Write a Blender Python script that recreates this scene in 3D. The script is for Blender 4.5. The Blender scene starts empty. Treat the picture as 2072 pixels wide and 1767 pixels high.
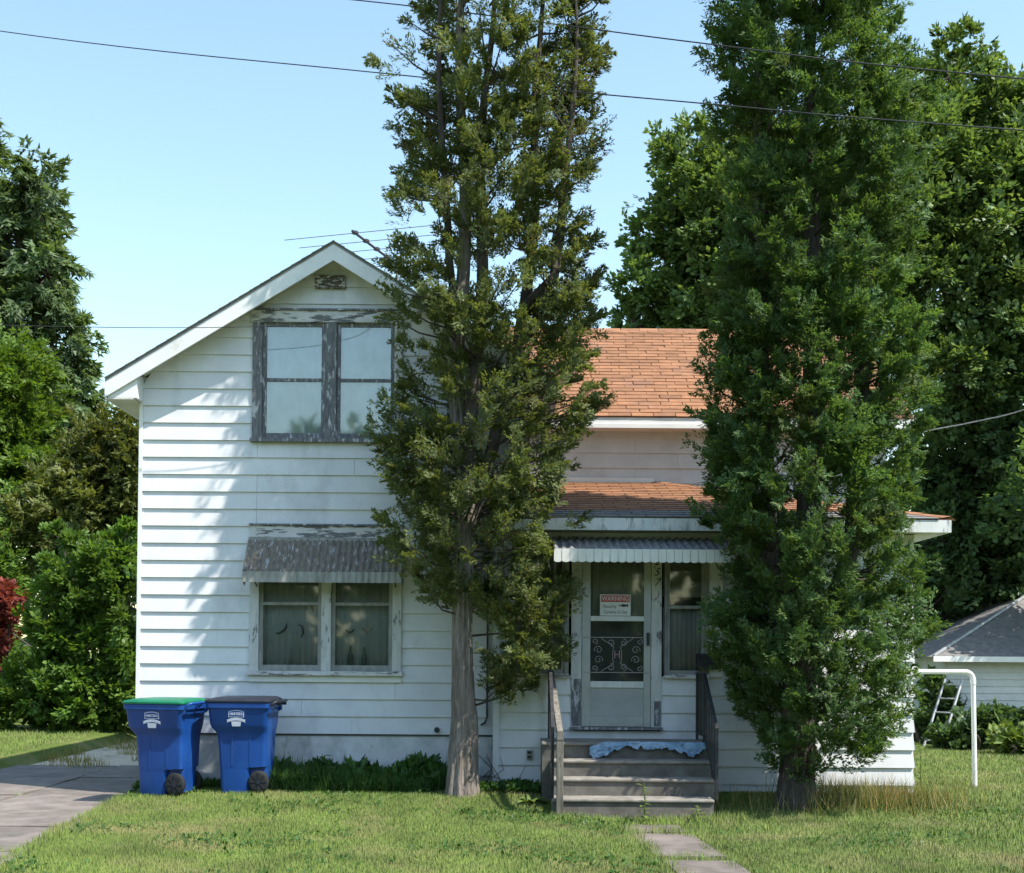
import bpy, math, random
import numpy as np
from mathutils import Vector, Matrix, Euler, noise as mnoise

R = math.radians
rng = np.random.default_rng(7)
random.seed(7)
scene = bpy.context.scene
col = scene.collection

# ------------------------------------------------------------------ camera
F_PX, W_PX, H_PX = 2583.0, 2072.0, 1767.0
PPX, PPY = 1036.0, 1266.0
PITCH, ROLL = R(1.2), R(0.42)
CAM = Vector((0.0, -14.7, 1.6))
cam_d = bpy.data.cameras.new('camera')
cam_d.sensor_width = 36.0
cam_d.lens = 36.0 * F_PX / W_PX
cam_d.shift_y = (PPY - H_PX / 2) / W_PX
cam_d.clip_end = 3000
cam = bpy.data.objects.new('camera', cam_d)
col.objects.link(cam)
CAM_ROT = Matrix.Rotation(R(90) + PITCH, 3, 'X') @ Matrix.Rotation(ROLL, 3, 'Z')
cam.matrix_world = Matrix.Translation(CAM) @ CAM_ROT.to_4x4()
scene.camera = cam

# ------------------------------------------------------------------ world, sun, exposure
SUN_EL = R(56)
SUN_AZ = R(30)          # degrees in front of the house face, from the right
sun_dir = Vector((math.cos(SUN_EL) * math.cos(SUN_AZ), -math.cos(SUN_EL) * math.sin(SUN_AZ), math.sin(SUN_EL)))
world = bpy.data.worlds.new('World')
scene.world = world
world.use_nodes = True
wn = world.node_tree
wn.nodes.clear()
wo = wn.nodes.new('ShaderNodeOutputWorld')
wb = wn.nodes.new('ShaderNodeBackground')
sky = wn.nodes.new('ShaderNodeTexSky')
sky.sky_type = 'NISHITA'
sky.sun_disc = False
sky.sun_elevation = SUN_EL
sky.sun_rotation = math.atan2(sun_dir.x, sun_dir.y)
sky.air_density = 1.45
sky.dust_density = 0.5
sky.ozone_density = 1.0
sky.altitude = 0
wb.inputs['Strength'].default_value = 0.125
tint = wn.nodes.new('ShaderNodeMix')          # hazy summer air, a touch less violet, everywhere alike
tint.data_type = 'RGBA'
tint.blend_type = 'MULTIPLY'
tint.inputs[0].default_value = 1.0
tint.inputs[7].default_value = (0.97, 1.02, 1.0, 1)
wn.links.new(sky.outputs[0], tint.inputs[6])
wn.links.new(tint.outputs[2], wb.inputs[0])
wn.links.new(wb.outputs[0], wo.inputs[0])
sun_l = bpy.data.lights.new('sun', 'SUN')
sun_l.energy = 3.9
sun_l.angle = R(0.53)
sun_l.color = (1.0, 0.95, 0.86)
sun = bpy.data.objects.new('sun', sun_l)
sun.rotation_euler = sun_dir.to_track_quat('Z', 'Y').to_euler()
sun.location = (6, -8, 14)
col.objects.link(sun)
scene.view_settings.view_transform = 'Standard'
scene.view_settings.look = 'None'
scene.view_settings.exposure = 1.12
scene.view_settings.gamma = 1.0
scene.view_settings.use_curve_mapping = False
scene.cycles.max_bounces = 8
scene.cycles.transparent_max_bounces = 12


def at(px, py, Y):
    """world point seen at photo position (px, py) on the upright plane y = Y"""
    d = CAM_ROT @ Vector(((px - PPX) / F_PX, -(py - PPY) / F_PX, -1.0))
    return CAM + d * ((Y - CAM.y) / d.y)


# ------------------------------------------------------------------ materials
def new_mat(name):
    m = bpy.data.materials.new(name)
    m.use_nodes = True
    nt = m.node_tree
    nt.nodes.clear()
    out = nt.nodes.new('ShaderNodeOutputMaterial')
    b = nt.nodes.new('ShaderNodeBsdfPrincipled')
    nt.links.new(b.outputs[0], out.inputs[0])
    return m, nt, b, out


def N(nt, typ, **kw):
    n = nt.nodes.new(typ)
    for k, v in kw.items():
        setattr(n, k, v)
    return n


def coords(nt, scale=(1, 1, 1), gen='Object'):
    if gen == 'World':
        g = N(nt, 'ShaderNodeNewGeometry')
        src = g.outputs['Position']
    else:
        t = N(nt, 'ShaderNodeTexCoord')
        src = t.outputs[gen]
    mp = N(nt, 'ShaderNodeMapping')
    mp.inputs['Scale'].default_value = scale
    nt.links.new(src, mp.inputs[0])
    return mp.outputs[0]


def noise_tex(nt, vec, scale, detail=5, rough=0.55):
    n = N(nt, 'ShaderNodeTexNoise')
    n.inputs['Scale'].default_value = scale
    n.inputs['Detail'].default_value = detail
    n.inputs['Roughness'].default_value = rough
    nt.links.new(vec, n.inputs['Vector'])
    return n.outputs['Fac']


def ramp(nt, fac, stops):
    r = N(nt, 'ShaderNodeValToRGB')
    e = r.color_ramp.elements
    while len(e) < len(stops):
        e.new(0.5)
    for i, (p, c) in enumerate(stops):
        e[i].position = p
        e[i].color = (c[0], c[1], c[2], 1) if hasattr(c, '__len__') else (c, c, c, 1)
    nt.links.new(fac, r.inputs[0])
    return r.outputs[0]


def mix(nt, fac, a, b, blend='MIX'):
    m = N(nt, 'ShaderNodeMix', data_type='RGBA', blend_type=blend)
    for sock, v in ((m.inputs[0], fac), (m.inputs[6], a), (m.inputs[7], b)):
        if hasattr(v, 'is_output'):
            nt.links.new(v, sock)
        elif hasattr(v, '__len__'):
            sock.default_value = (v[0], v[1], v[2], 1)
        else:
            sock.default_value = v
    return m.outputs[2]


def bump(nt, b, h, strength, dist=0.01):
    bp = N(nt, 'ShaderNodeBump')
    bp.inputs['Strength'].default_value = strength
    bp.inputs['Distance'].default_value = dist
    nt.links.new(h, bp.inputs['Height'])
    nt.links.new(bp.outputs[0], b.inputs['Normal'])


MATS = {}


def mottled(name, c1, c2, scale=6, rough=0.7, stretch=(1, 1, 1), bmp=0.15, lo=0.35, hi=0.65, metallic=0.0, rand=0.0,
            detail=6, dirt=None, dirt_lo=0.6, dirt_hi=0.75, dirt_scale=3, dirt_stretch=(1, 1, 1), spec=0.5, gen='World', bdist=0.01):
    m, nt, b, out = new_mat(name)
    v = coords(nt, stretch, gen)
    f = noise_tex(nt, v, scale, detail, 0.62)
    c = ramp(nt, f, [(lo, c1), (hi, c2)])
    if dirt:
        v2 = coords(nt, dirt_stretch, gen)
        f2 = noise_tex(nt, v2, dirt_scale, 8, 0.68)
        c = mix(nt, ramp(nt, f2, [(dirt_lo, 0.0), (dirt_hi, 1.0)]), c, dirt)
    if rand:
        oi = N(nt, 'ShaderNodeObjectInfo')
        hv = N(nt, 'ShaderNodeHueSaturation')
        mr = N(nt, 'ShaderNodeMapRange')
        mr.inputs[3].default_value = 1 - rand
        mr.inputs[4].default_value = 1 + rand
        nt.links.new(oi.outputs['Random'], mr.inputs[0])
        nt.links.new(mr.outputs[0], hv.inputs['Value'])
        nt.links.new(c, hv.inputs['Color'])
        c = hv.outputs[0]
    nt.links.new(c, b.inputs['Base Color'])
    b.inputs['Roughness'].default_value = rough
    b.inputs['Metallic'].default_value = metallic
    b.inputs['Specular IOR Level'].default_value = spec
    if bmp:
        bump(nt, b, f, bmp, bdist)
    MATS[name] = m
    return m


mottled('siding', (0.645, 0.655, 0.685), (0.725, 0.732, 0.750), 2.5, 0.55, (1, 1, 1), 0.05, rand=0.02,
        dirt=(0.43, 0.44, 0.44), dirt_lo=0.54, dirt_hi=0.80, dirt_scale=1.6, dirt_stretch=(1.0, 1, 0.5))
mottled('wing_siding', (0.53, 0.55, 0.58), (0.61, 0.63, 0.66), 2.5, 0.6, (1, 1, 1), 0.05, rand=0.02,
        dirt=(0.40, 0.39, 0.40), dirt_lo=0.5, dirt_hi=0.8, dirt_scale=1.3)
mottled('white_trim', (0.72, 0.72, 0.72), (0.80, 0.80, 0.79), 4, 0.5, bmp=0.05, dirt=(0.5, 0.49, 0.46), dirt_lo=0.62, dirt_hi=0.85)
mottled('soffit', (0.55, 0.53, 0.49), (0.66, 0.64, 0.60), 3, 0.6, bmp=0.05)
mottled('streaked_fascia', (0.62, 0.64, 0.66), (0.72, 0.73, 0.73), 4, 0.6, bmp=0.1, dirt=(0.20, 0.20, 0.19), dirt_lo=0.52,
        dirt_hi=0.66, dirt_scale=7, dirt_stretch=(2.2, 1, 0.5))
mottled('peeling_grey', (0.10, 0.10, 0.115), (0.21, 0.21, 0.22), 16, 0.85, (2.5, 1, 0.5), 0.5, dirt=(0.52, 0.52, 0.55), dirt_lo=0.55,
        dirt_hi=0.60, dirt_scale=9, dirt_stretch=(2.4, 1, 0.55))
mottled('peeling_white', (0.50, 0.50, 0.49), (0.62, 0.62, 0.61), 9, 0.75, (2, 1, 0.4), 0.3, dirt=(0.17, 0.165, 0.16), dirt_lo=0.57,
        dirt_hi=0.61, dirt_scale=7, dirt_stretch=(2.2, 1, 0.6))
mottled('peeling_flat', (0.56, 0.55, 0.56), (0.66, 0.65, 0.66), 8, 0.8, (0.5, 1, 2), 0.3, dirt=(0.15, 0.15, 0.16), dirt_lo=0.50,
        dirt_hi=0.55, dirt_scale=6, dirt_stretch=(0.6, 1, 3.0))
mottled('brown_peel', (0.09, 0.075, 0.065), (0.14, 0.12, 0.105), 20, 0.85, (1, 1, 1), 0.4, dirt=(0.68, 0.67, 0.66), dirt_lo=0.52,
        dirt_hi=0.56, dirt_scale=14, dirt_stretch=(1, 1, 2.5))
mottled('foundation', (0.50, 0.51, 0.52), (0.68, 0.69, 0.70), 5, 0.9, (1, 1, 1), 0.5, dirt=(0.22, 0.22, 0.21), dirt_lo=0.52,
        dirt_hi=0.72, dirt_scale=4, dirt_stretch=(1.6, 1, 0.6), bdist=0.02)
mottled('awning_rust', (0.115, 0.095, 0.072), (0.215, 0.185, 0.150), 14, 0.8, (3, 1, 0.7), 0.3, dirt=(0.42, 0.41, 0.41), dirt_lo=0.56,
        dirt_hi=0.62, dirt_scale=9, dirt_stretch=(4.0, 1, 0.7))
mottled('awning_valance', (0.22, 0.22, 0.20), (0.36, 0.36, 0.34), 8, 0.75, (2, 1, 0.6), 0.2)
mottled('awning_grey', (0.14, 0.14, 0.145), (0.30, 0.295, 0.30), 8, 0.7, (2, 1, 1), 0.2)
mottled('awning_white', (0.60, 0.60, 0.58), (0.70, 0.70, 0.68), 8, 0.6, (3, 1, 0.5), 0.1, dirt=(0.35, 0.34, 0.31), dirt_lo=0.6, dirt_hi=0.8, dirt_scale=8)
mottled('shingle', (0.205, 0.094, 0.043), (0.285, 0.132, 0.063), 5, 0.9, (1, 1, 1), 0.5, rand=0.16, dirt=(0.17, 0.095, 0.07), dirt_lo=0.52,
        dirt_hi=0.8, dirt_scale=1.4)
mottled('roof_under', (0.08, 0.035, 0.02), (0.12, 0.05, 0.03), 5, 0.95, bmp=0.3)
mottled('roof_edge', (0.24, 0.24, 0.25), (0.34, 0.34, 0.35), 8, 0.9, bmp=0.3)
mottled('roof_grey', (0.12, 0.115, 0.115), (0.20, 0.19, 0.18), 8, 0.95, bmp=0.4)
mottled('drip_edge', (0.07, 0.07, 0.07), (0.11, 0.11, 0.105), 8, 0.8, bmp=0.2)
mottled('concrete_step', (0.090, 0.080, 0.069), (0.160, 0.146, 0.128), 5, 0.92, (1, 1, 1), 0.6, detail=9, dirt=(0.075, 0.07, 0.055), dirt_lo=0.52,
        dirt_hi=0.72, dirt_scale=3.5)
mottled('blue_cloth', (0.17, 0.29, 0.44), (0.33, 0.44, 0.58), 5, 0.85, bmp=0.2, dirt=(0.07, 0.14, 0.24), dirt_lo=0.52, dirt_hi=0.7, dirt_scale=7)
mottled('step_edge', (0.15, 0.135, 0.12), (0.27, 0.25, 0.225), 6, 0.9, bmp=0.4, dirt=(0.2, 0.17, 0.13), dirt_lo=0.5, dirt_hi=0.7, dirt_scale=5)
mottled('concrete_slab', (0.115, 0.094, 0.082), (0.20, 0.168, 0.148), 3, 0.93, (1, 1, 1), 0.4, detail=10, dirt=(0.085, 0.075, 0.062), dirt_lo=0.50,
        dirt_hi=0.72, dirt_scale=1.9, rand=0.10)
mottled('gravel', (0.40, 0.32, 0.23), (0.60, 0.50, 0.38), 14, 0.95, (1, 1, 1), 0.8, detail=10, dirt=(0.22, 0.2, 0.12), dirt_lo=0.55, dirt_hi=0.7, dirt_scale=1.5)
mottled('soil', (0.09, 0.065, 0.045), (0.16, 0.12, 0.085), 9, 0.95, bmp=0.8)
mottled('bin_blue', (0.006, 0.050, 0.235), (0.010, 0.068, 0.29), 3, 0.42, bmp=0.05, dirt=(0.045, 0.095, 0.24), dirt_lo=0.55, dirt_hi=0.85, dirt_scale=5, dirt_stretch=(1, 1, 0.4))
mottled('lid_green', (0.004, 0.115, 0.055), (0.007, 0.16, 0.078), 4, 0.4, bmp=0.05)
mottled('lid_dark', (0.010, 0.012, 0.022), (0.022, 0.024, 0.038), 4, 0.45, bmp=0.05)
mottled('rubber', (0.008, 0.009, 0.009), (0.016, 0.018, 0.017), 10, 0.75, bmp=0.1)
mottled('logo_white', (0.42, 0.47, 0.60), (0.55, 0.60, 0.70), 12, 0.6, bmp=0)
mottled('logo_letters', (0.72, 0.74, 0.78), (0.80, 0.82, 0.85), 12, 0.6, bmp=0)
mottled('bark', (0.105, 0.084, 0.070), (0.27, 0.230, 0.20), 9, 0.95, (3.2, 3.2, 0.45), 1.0, detail=10, dirt=(0.42, 0.385, 0.35), dirt_lo=0.58,
        dirt_hi=0.68, dirt_scale=5, dirt_stretch=(3.5, 3.5, 0.5), bdist=0.03)
mottled('bark_dark', (0.04, 0.032, 0.026), (0.09, 0.074, 0.06), 9, 0.95, (3, 3, 0.5), 0.8, bdist=0.02)
mottled('twig', (0.07, 0.05, 0.035), (0.13, 0.10, 0.075), 9, 0.9, bmp=0.1)
mottled('iron', (0.012, 0.013, 0.016), (0.035, 0.035, 0.04), 12, 0.55, bmp=0.1)
mottled('grey_wood', (0.11, 0.10, 0.085), (0.22, 0.20, 0.17), 10, 0.9, (3, 3, 0.4), 0.5, dirt=(0.06, 0.055, 0.04), dirt_lo=0.55, dirt_hi=0.65, dirt_scale=8,
        dirt_stretch=(3, 3, 0.4))
mottled('alu', (0.36, 0.37, 0.38), (0.44, 0.45, 0.46), 6, 0.42, metallic=0.35, bmp=0.03)
mottled('alu_dull', (0.30, 0.31, 0.32), (0.42, 0.43, 0.44), 6, 0.5, metallic=0.4, bmp=0.05)
mottled('door_panel', (0.34, 0.34, 0.335), (0.40, 0.40, 0.395), 4, 0.5, bmp=0.03)
mottled('grille', (0.30, 0.27, 0.28), (0.36, 0.33, 0.33), 6, 0.5, bmp=0)
mottled('grille_pink', (0.33, 0.19, 0.19), (0.38, 0.23, 0.23), 6, 0.5, bmp=0)
mottled('sheer', (0.58, 0.56, 0.55), (0.68, 0.66, 0.65), 3, 0.9, (5, 1, 0.2), 0.05)
mottled('sky_tint_curtain', (0.44, 0.58, 0.64), (0.64, 0.75, 0.81), 1.6, 0.8, (1, 1, 0.6), 0.05)  # teal of the sky reflected in the panes, put into the curtain colour
mottled('beige_shade', (0.36, 0.35, 0.27), (0.42, 0.41, 0.33), 3, 0.85, bmp=0.02)
mottled('room_dark', (0.012, 0.012, 0.012), (0.02, 0.02, 0.02), 3, 0.9, bmp=0)
mottled('ink', (0.012, 0.012, 0.014), (0.02, 0.02, 0.022), 3, 0.5, bmp=0)
mottled('sign_white', (0.66, 0.66, 0.64), (0.72, 0.72, 0.70), 6, 0.5, bmp=0)
mottled('sign_red', (0.45, 0.06, 0.07), (0.52, 0.09, 0.10), 6, 0.5, bmp=0)
mottled('bottle_green', (0.012, 0.03, 0.02), (0.02, 0.045, 0.03), 6, 0.2, bmp=0)
mottled('pipe_white', (0.66, 0.66, 0.65), (0.76, 0.76, 0.75), 6, 0.5, bmp=0.05, dirt=(0.4, 0.38, 0.34), dirt_lo=0.6, dirt_hi=0.75, dirt_scale=6)
mottled('shed_siding', (0.52, 0.54, 0.54), (0.62, 0.64, 0.63), 3, 0.65, bmp=0.05, rand=0.03)
mottled('cable', (0.02, 0.02, 0.024), (0.035, 0.035, 0.04), 5, 0.6, bmp=0)
mottled('cable_pale', (0.35, 0.36, 0.37), (0.45, 0.46, 0.47), 5, 0.6, bmp=0)
mottled('antenna_metal', (0.16, 0.17, 0.18), (0.24, 0.25, 0.26), 5, 0.5, metallic=0.5, bmp=0)


def glass_mat(name, tint, dirt_col, dlo, dhi, dmax, gloss=0.1):
    m, nt, b, out = new_mat(name)
    nt.nodes.remove(b)
    tr = N(nt, 'ShaderNodeBsdfTransparent')
    tr.inputs[0].default_value = (*tint, 1)
    gl = N(nt, 'ShaderNodeBsdfGlossy')
    gl.inputs['Roughness'].default_value = 0.03
    fr = N(nt, 'ShaderNodeFresnel')
    fr.inputs[0].default_value = 1.5
    ad = N(nt, 'ShaderNodeMath', operation='ADD')
    ad.inputs[1].default_value = gloss
    nt.links.new(fr.outputs[0], ad.inputs[0])
    mx = N(nt, 'ShaderNodeMixShader')
    nt.links.new(ad.outputs[0], mx.inputs[0])
    nt.links.new(tr.outputs[0], mx.inputs[1])
    nt.links.new(gl.outputs[0], mx.inputs[2])
    df = N(nt, 'ShaderNodeBsdfDiffuse')
    df.inputs[0].default_value = (*dirt_col, 1)
    f = noise_tex(nt, coords(nt, (1.0, 1, 0.7), 'World'), 3.0, 6, 0.6)
    fac = ramp(nt, f, [(dlo, 0.02), (dhi, dmax)])
    m2 = N(nt, 'ShaderNodeMixShader')
    nt.links.new(fac, m2.inputs[0])
    nt.links.new(mx.outputs[0], m2.inputs[1])
    nt.links.new(df.outputs[0], m2.inputs[2])
    nt.links.new(m2.outputs[0], out.inputs[0])
    MATS[name] = m


glass_mat('glass_upper', (0.90, 0.96, 0.97), (0.66, 0.73, 0.77), 0.2, 0.9, 0.30, 0.14)
glass_mat('glass_lower', (0.84, 0.88, 0.87), (0.30, 0.33, 0.31), 0.4, 0.75, 0.22, 0.02)
glass_mat('glass_door', (0.82, 0.84, 0.82), (0.28, 0.28, 0.27), 0.4, 0.75, 0.15, 0.02)


def foliage(name, cols, trans=0.35, rough=0.55, patch_scale=0.8, brown=None, brown_lo=0.6, brown_hi=0.75, brown_scale=1.5, up=False):
    m, nt, b, out = new_mat(name)
    g = N(nt, 'ShaderNodeNewGeometry')
    n = len(cols)
    c = ramp(nt, g.outputs['Random Per Island'], [(i / (n - 1), k) for i, k in enumerate(cols)])
    f = noise_tex(nt, coords(nt, (1, 1, 1), 'World'), patch_scale, 3, 0.5)
    hv = N(nt, 'ShaderNodeHueSaturation')
    mr = N(nt, 'ShaderNodeMapRange')
    mr.inputs[1].default_value = 0.3
    mr.inputs[2].default_value = 0.7
    mr.inputs[3].default_value = 0.75
    mr.inputs[4].default_value = 1.25
    nt.links.new(f, mr.inputs[0])
    nt.links.new(mr.outputs[0], hv.inputs['Value'])
    nt.links.new(c, hv.inputs['Color'])
    c = hv.outputs[0]
    if brown:
        f2 = noise_tex(nt, coords(nt, (1, 1, 1), 'World'), brown_scale, 4, 0.6)
        c = mix(nt, ramp(nt, f2, [(brown_lo, 0.0), (brown_hi, 1.0)]), c, brown)
    nt.links.new(c, b.inputs['Base Color'])
    b.inputs['Roughness'].default_value = rough
    b.inputs['Specular IOR Level'].default_value = 0.3
    t = N(nt, 'ShaderNodeBsdfTranslucent')
    if up:              # blades bend every way: shade the sward by its mean, upward facing
        va = N(nt, 'ShaderNodeVectorMath', operation='MULTIPLY_ADD')
        va.inputs[1].default_value = (0.45, 0.45, 0.45)
        va.inputs[2].default_value = (0, -0.1, 0.8)
        nt.links.new(g.outputs['Normal'], va.inputs[0])
        vn = N(nt, 'ShaderNodeVectorMath', operation='NORMALIZE')
        nt.links.new(va.outputs[0], vn.inputs[0])
        nt.links.new(vn.outputs[0], b.inputs['Normal'])
    c2 = mix(nt, 1.0, c, (1.3, 1.25, 0.5), 'MULTIPLY')
    nt.links.new(c2, t.inputs[0])
    mx = N(nt, 'ShaderNodeMixShader')
    mx.inputs[0].default_value = trans
    nt.links.new(b.outputs[0], mx.inputs[1])
    nt.links.new(t.outputs[0], mx.inputs[2])
    nt.links.new(mx.outputs[0], out.inputs[0])
    MATS[name] = m


foliage('cedar_thin', [(0.085, 0.125, 0.055), (0.122, 0.165, 0.062), (0.165, 0.200, 0.072), (0.190, 0.190, 0.080)], 0.42, 0.65, 1.2,
        brown=(0.19, 0.165, 0.08), brown_lo=0.58, brown_hi=0.80, brown_scale=1.6)
foliage('cedar_dense', [(0.058, 0.122, 0.050), (0.086, 0.162, 0.056), (0.118, 0.192, 0.062), (0.150, 0.212, 0.070)], 0.40, 0.65, 1.0,
        brown=(0.19, 0.18, 0.08), brown_lo=0.60, brown_hi=0.8, brown_scale=1.4)
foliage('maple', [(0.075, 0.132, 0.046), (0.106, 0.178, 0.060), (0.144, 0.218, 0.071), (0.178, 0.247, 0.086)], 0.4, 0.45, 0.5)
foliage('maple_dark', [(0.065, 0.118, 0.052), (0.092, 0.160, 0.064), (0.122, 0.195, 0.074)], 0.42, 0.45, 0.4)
foliage('tree_far', [(0.081, 0.132, 0.063), (0.113, 0.172, 0.076), (0.144, 0.207, 0.090)], 0.4, 0.5, 0.4)
foliage('tree_lime', [(0.085, 0.155, 0.024), (0.120, 0.200, 0.030), (0.160, 0.240, 0.042)], 0.45, 0.5, 0.5)
foliage('tree_olive', [(0.090, 0.115, 0.034), (0.130, 0.155, 0.044), (0.170, 0.180, 0.056)], 0.4, 0.5, 0.5)
foliage('bush_green', [(0.080, 0.155, 0.030), (0.115, 0.205, 0.040), (0.155, 0.245, 0.052)], 0.45, 0.45, 0.7)
foliage('bush_red', [(0.16, 0.035, 0.032), (0.22, 0.050, 0.040), (0.28, 0.070, 0.055)], 0.4, 0.5, 0.7)
foliage('weed_green', [(0.035, 0.090, 0.022), (0.055, 0.125, 0.028), (0.082, 0.155, 0.038)], 0.35, 0.5, 2)
foliage('hosta', [(0.105, 0.170, 0.042), (0.150, 0.220, 0.062), (0.20, 0.26, 0.08)], 0.35, 0.45, 2)
foliage('straw', [(0.16, 0.16, 0.050), (0.24, 0.21, 0.08), (0.32, 0.26, 0.11), (0.11, 0.15, 0.04)], 0.3, 0.7, 3,
        brown=(0.32, 0.16, 0.05), brown_lo=0.56, brown_hi=0.72, brown_scale=2.0)
foliage('grass', [(0.094, 0.158, 0.026), (0.125, 0.198, 0.034), (0.160, 0.222, 0.044), (0.212, 0.232, 0.075)], 0.2, 0.65, 1.4, up=True,
        brown=(0.29, 0.255, 0.115), brown_lo=0.50, brown_hi=0.78, brown_scale=0.9)

# ground sheet: earth and thatch under the blades
m, nt, b, out = new_mat('lawn_ground')
wv = coords(nt, (1, 1, 1), 'World')
c = ramp(nt, noise_tex(nt, wv, 18, 8, 0.7), [(0.3, (0.055, 0.085, 0.018)), (0.55, (0.10, 0.14, 0.032)), (0.75, (0.17, 0.185, 0.06))])
c = mix(nt, ramp(nt, noise_tex(nt, wv, 0.9, 4, 0.6), [(0.52, 0.0), (0.75, 0.8)]), c, (0.24, 0.20, 0.10))
nt.links.new(c, b.inputs['Base Color'])
b.inputs['Roughness'].default_value = 0.95
b.inputs['Specular IOR Level'].default_value = 0.1
bump(nt, b, noise_tex(nt, wv, 45, 6, 0.7), 0.7, 0.02)
MATS['lawn_ground'] = m


# ------------------------------------------------------------------ mesh building
class MB:
    def __init__(self):
        self.v, self.f = [], []

    def add(self, verts, faces):
        o = len(self.v)
        self.v += [tuple(p) for p in verts]
        self.f += [tuple(i + o for i in f) for f in faces]
        return self

    def box(self, x0, x1, y0, y1, z0, z1):
        return self.add([(x0, y0, z0), (x1, y0, z0), (x1, y1, z0), (x0, y1, z0), (x0, y0, z1), (x1, y0, z1), (x1, y1, z1), (x0, y1, z1)],
                        [(3, 2, 1, 0), (4, 5, 6, 7), (0, 1, 5, 4), (1, 2, 6, 5), (2, 3, 7, 6), (3, 0, 4, 7)])

    def hexa(self, p):      # eight corners, bottom four then top four, both counter-clockwise from above
        return self.add(p, [(3, 2, 1, 0), (4, 5, 6, 7), (0, 1, 5, 4), (1, 2, 6, 5), (2, 3, 7, 6), (3, 0, 4, 7)])

    def extr(self, poly, y0, y1):      # polygon in x,z (counter-clockwise seen from the front) pushed along y
        n = len(poly)
        vs = [(x, y0, z) for x, z in poly] + [(x, y1, z) for x, z in poly]
        fs = [tuple(range(n)), tuple(range(2 * n - 1, n - 1, -1))]
        fs += [(i, i + n, (i + 1) % n + n, (i + 1) % n) for i in range(n)]
        return self.add(vs, fs)

    def tube(self, pts, rad, n=8, cap=True, jitter=None):
        pts = [Vector(p) for p in pts]
        rads = rad if hasattr(rad, '__len__') else [rad] * len(pts)
        vs, fs = [], []
        up = None
        for i, p in enumerate(pts):
            t = (pts[min(i + 1, len(pts) - 1)] - pts[max(i - 1, 0)]).normalized()
            if up is None:
                up = Vector((1, 0, 0)) if abs(t.x) < 0.8 else Vector((0, 1, 0))
            a = (up - t * up.dot(t)).normalized()
            up = a
            bb = t.cross(a)
            for k in range(n):
                an = 2 * math.pi * k / n
                r = rads[i] * (jitter(i, k) if jitter else 1)
                vs.append(p + a * (r * math.cos(an)) + bb * (r * math.sin(an)))
        for i in range(len(pts) - 1):
            for k in range(n):
                k2 = (k + 1) % n
                fs.append((i * n + k, i * n + k2, (i + 1) * n + k2, (i + 1) * n + k))
        if cap:
            fs.append(tuple(range(n - 1, -1, -1)))
            fs.append(tuple((len(pts) - 1) * n + k for k in range(n)))
        return self.add(vs, fs)

    def lathe(self, prof, n=16, axis='Z', at_=(0, 0, 0)):
        vs, fs = [], []
        for r, h in prof:
            for k in range(n):
                a = 2 * math.pi * k / n
                p = (r * math.cos(a), r * math.sin(a), h)
                if axis == 'Y':
                    p = (p[0], p[2], p[1])
                vs.append((p[0] + at_[0], p[1] + at_[1], p[2] + at_[2]))
        for i in range(len(prof) - 1):
            for k in range(n):
                k2 = (k + 1) % n
                fs.append((i * n + k, i * n + k2, (i + 1) * n + k2, (i + 1) * n + k))
        fs.append(tuple(range(n - 1, -1, -1)))
        fs.append(tuple((len(prof) - 1) * n + k for k in range(n)))
        return self.add(vs, fs)

    def mesh(self, name, mat, smooth=None):
        me = bpy.data.meshes.new(name)
        me.from_pydata(self.v, [], self.f)
        if smooth is not None:
            me.shade_smooth()
            me.set_sharp_from_angle(angle=R(smooth))
        me.materials.append(MATS[mat])
        me.update()
        return me

    def build(self, name, mat, parent=None, smooth=None, bevel=0, loc=None):
        o = bpy.data.objects.new(name, self.mesh(name, mat, smooth))
        col.objects.link(o)
        if loc is not None:
            o.location = loc
        if parent is not None:
            o.parent = parent
        if bevel:
            bv = o.modifiers.new('bevel', 'BEVEL')
            bv.width = bevel
            bv.segments = 2
            bv.limit_method = 'ANGLE'
        return o


def tag(o, label, cat, group=None, kind=None):
    if label:
        o['label'] = label
    if cat:
        o['category'] = cat
    if group:
        o['group'] = group
    if kind:
        o['kind'] = kind
    return o


def empty(name, loc=(0, 0, 0), rz=0):
    o = bpy.data.objects.new(name, None)
    o.location = loc
    o.rotation_euler = (0, 0, rz)
    o.empty_display_size = 0.1
    col.objects.link(o)
    return o


def np_mesh(name, verts, faces, mat):
    """verts (n,3) array; faces (m,k) array with k = 3 or 4"""
    me = bpy.data.meshes.new(name)
    m_, k = faces.shape
    me.vertices.add(len(verts))
    me.vertices.foreach_set('co', np.ascontiguousarray(verts, dtype=np.float32).ravel())
    me.loops.add(m_ * k)
    me.loops.foreach_set('vertex_index', np.ascontiguousarray(faces, dtype=np.int32).ravel())
    me.polygons.add(m_)
    me.polygons.foreach_set('loop_start', np.arange(0, m_ * k, k, dtype=np.int32))
    me.update(calc_edges=True)
    me.validate()
    me.materials.append(MATS[mat])
    return me


def np_obj(name, verts, faces, mat, parent=None):
    o = bpy.data.objects.new(name, np_mesh(name, verts, faces, mat))
    col.objects.link(o)
    if parent is not None:
        o.parent = parent
    return o


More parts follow.
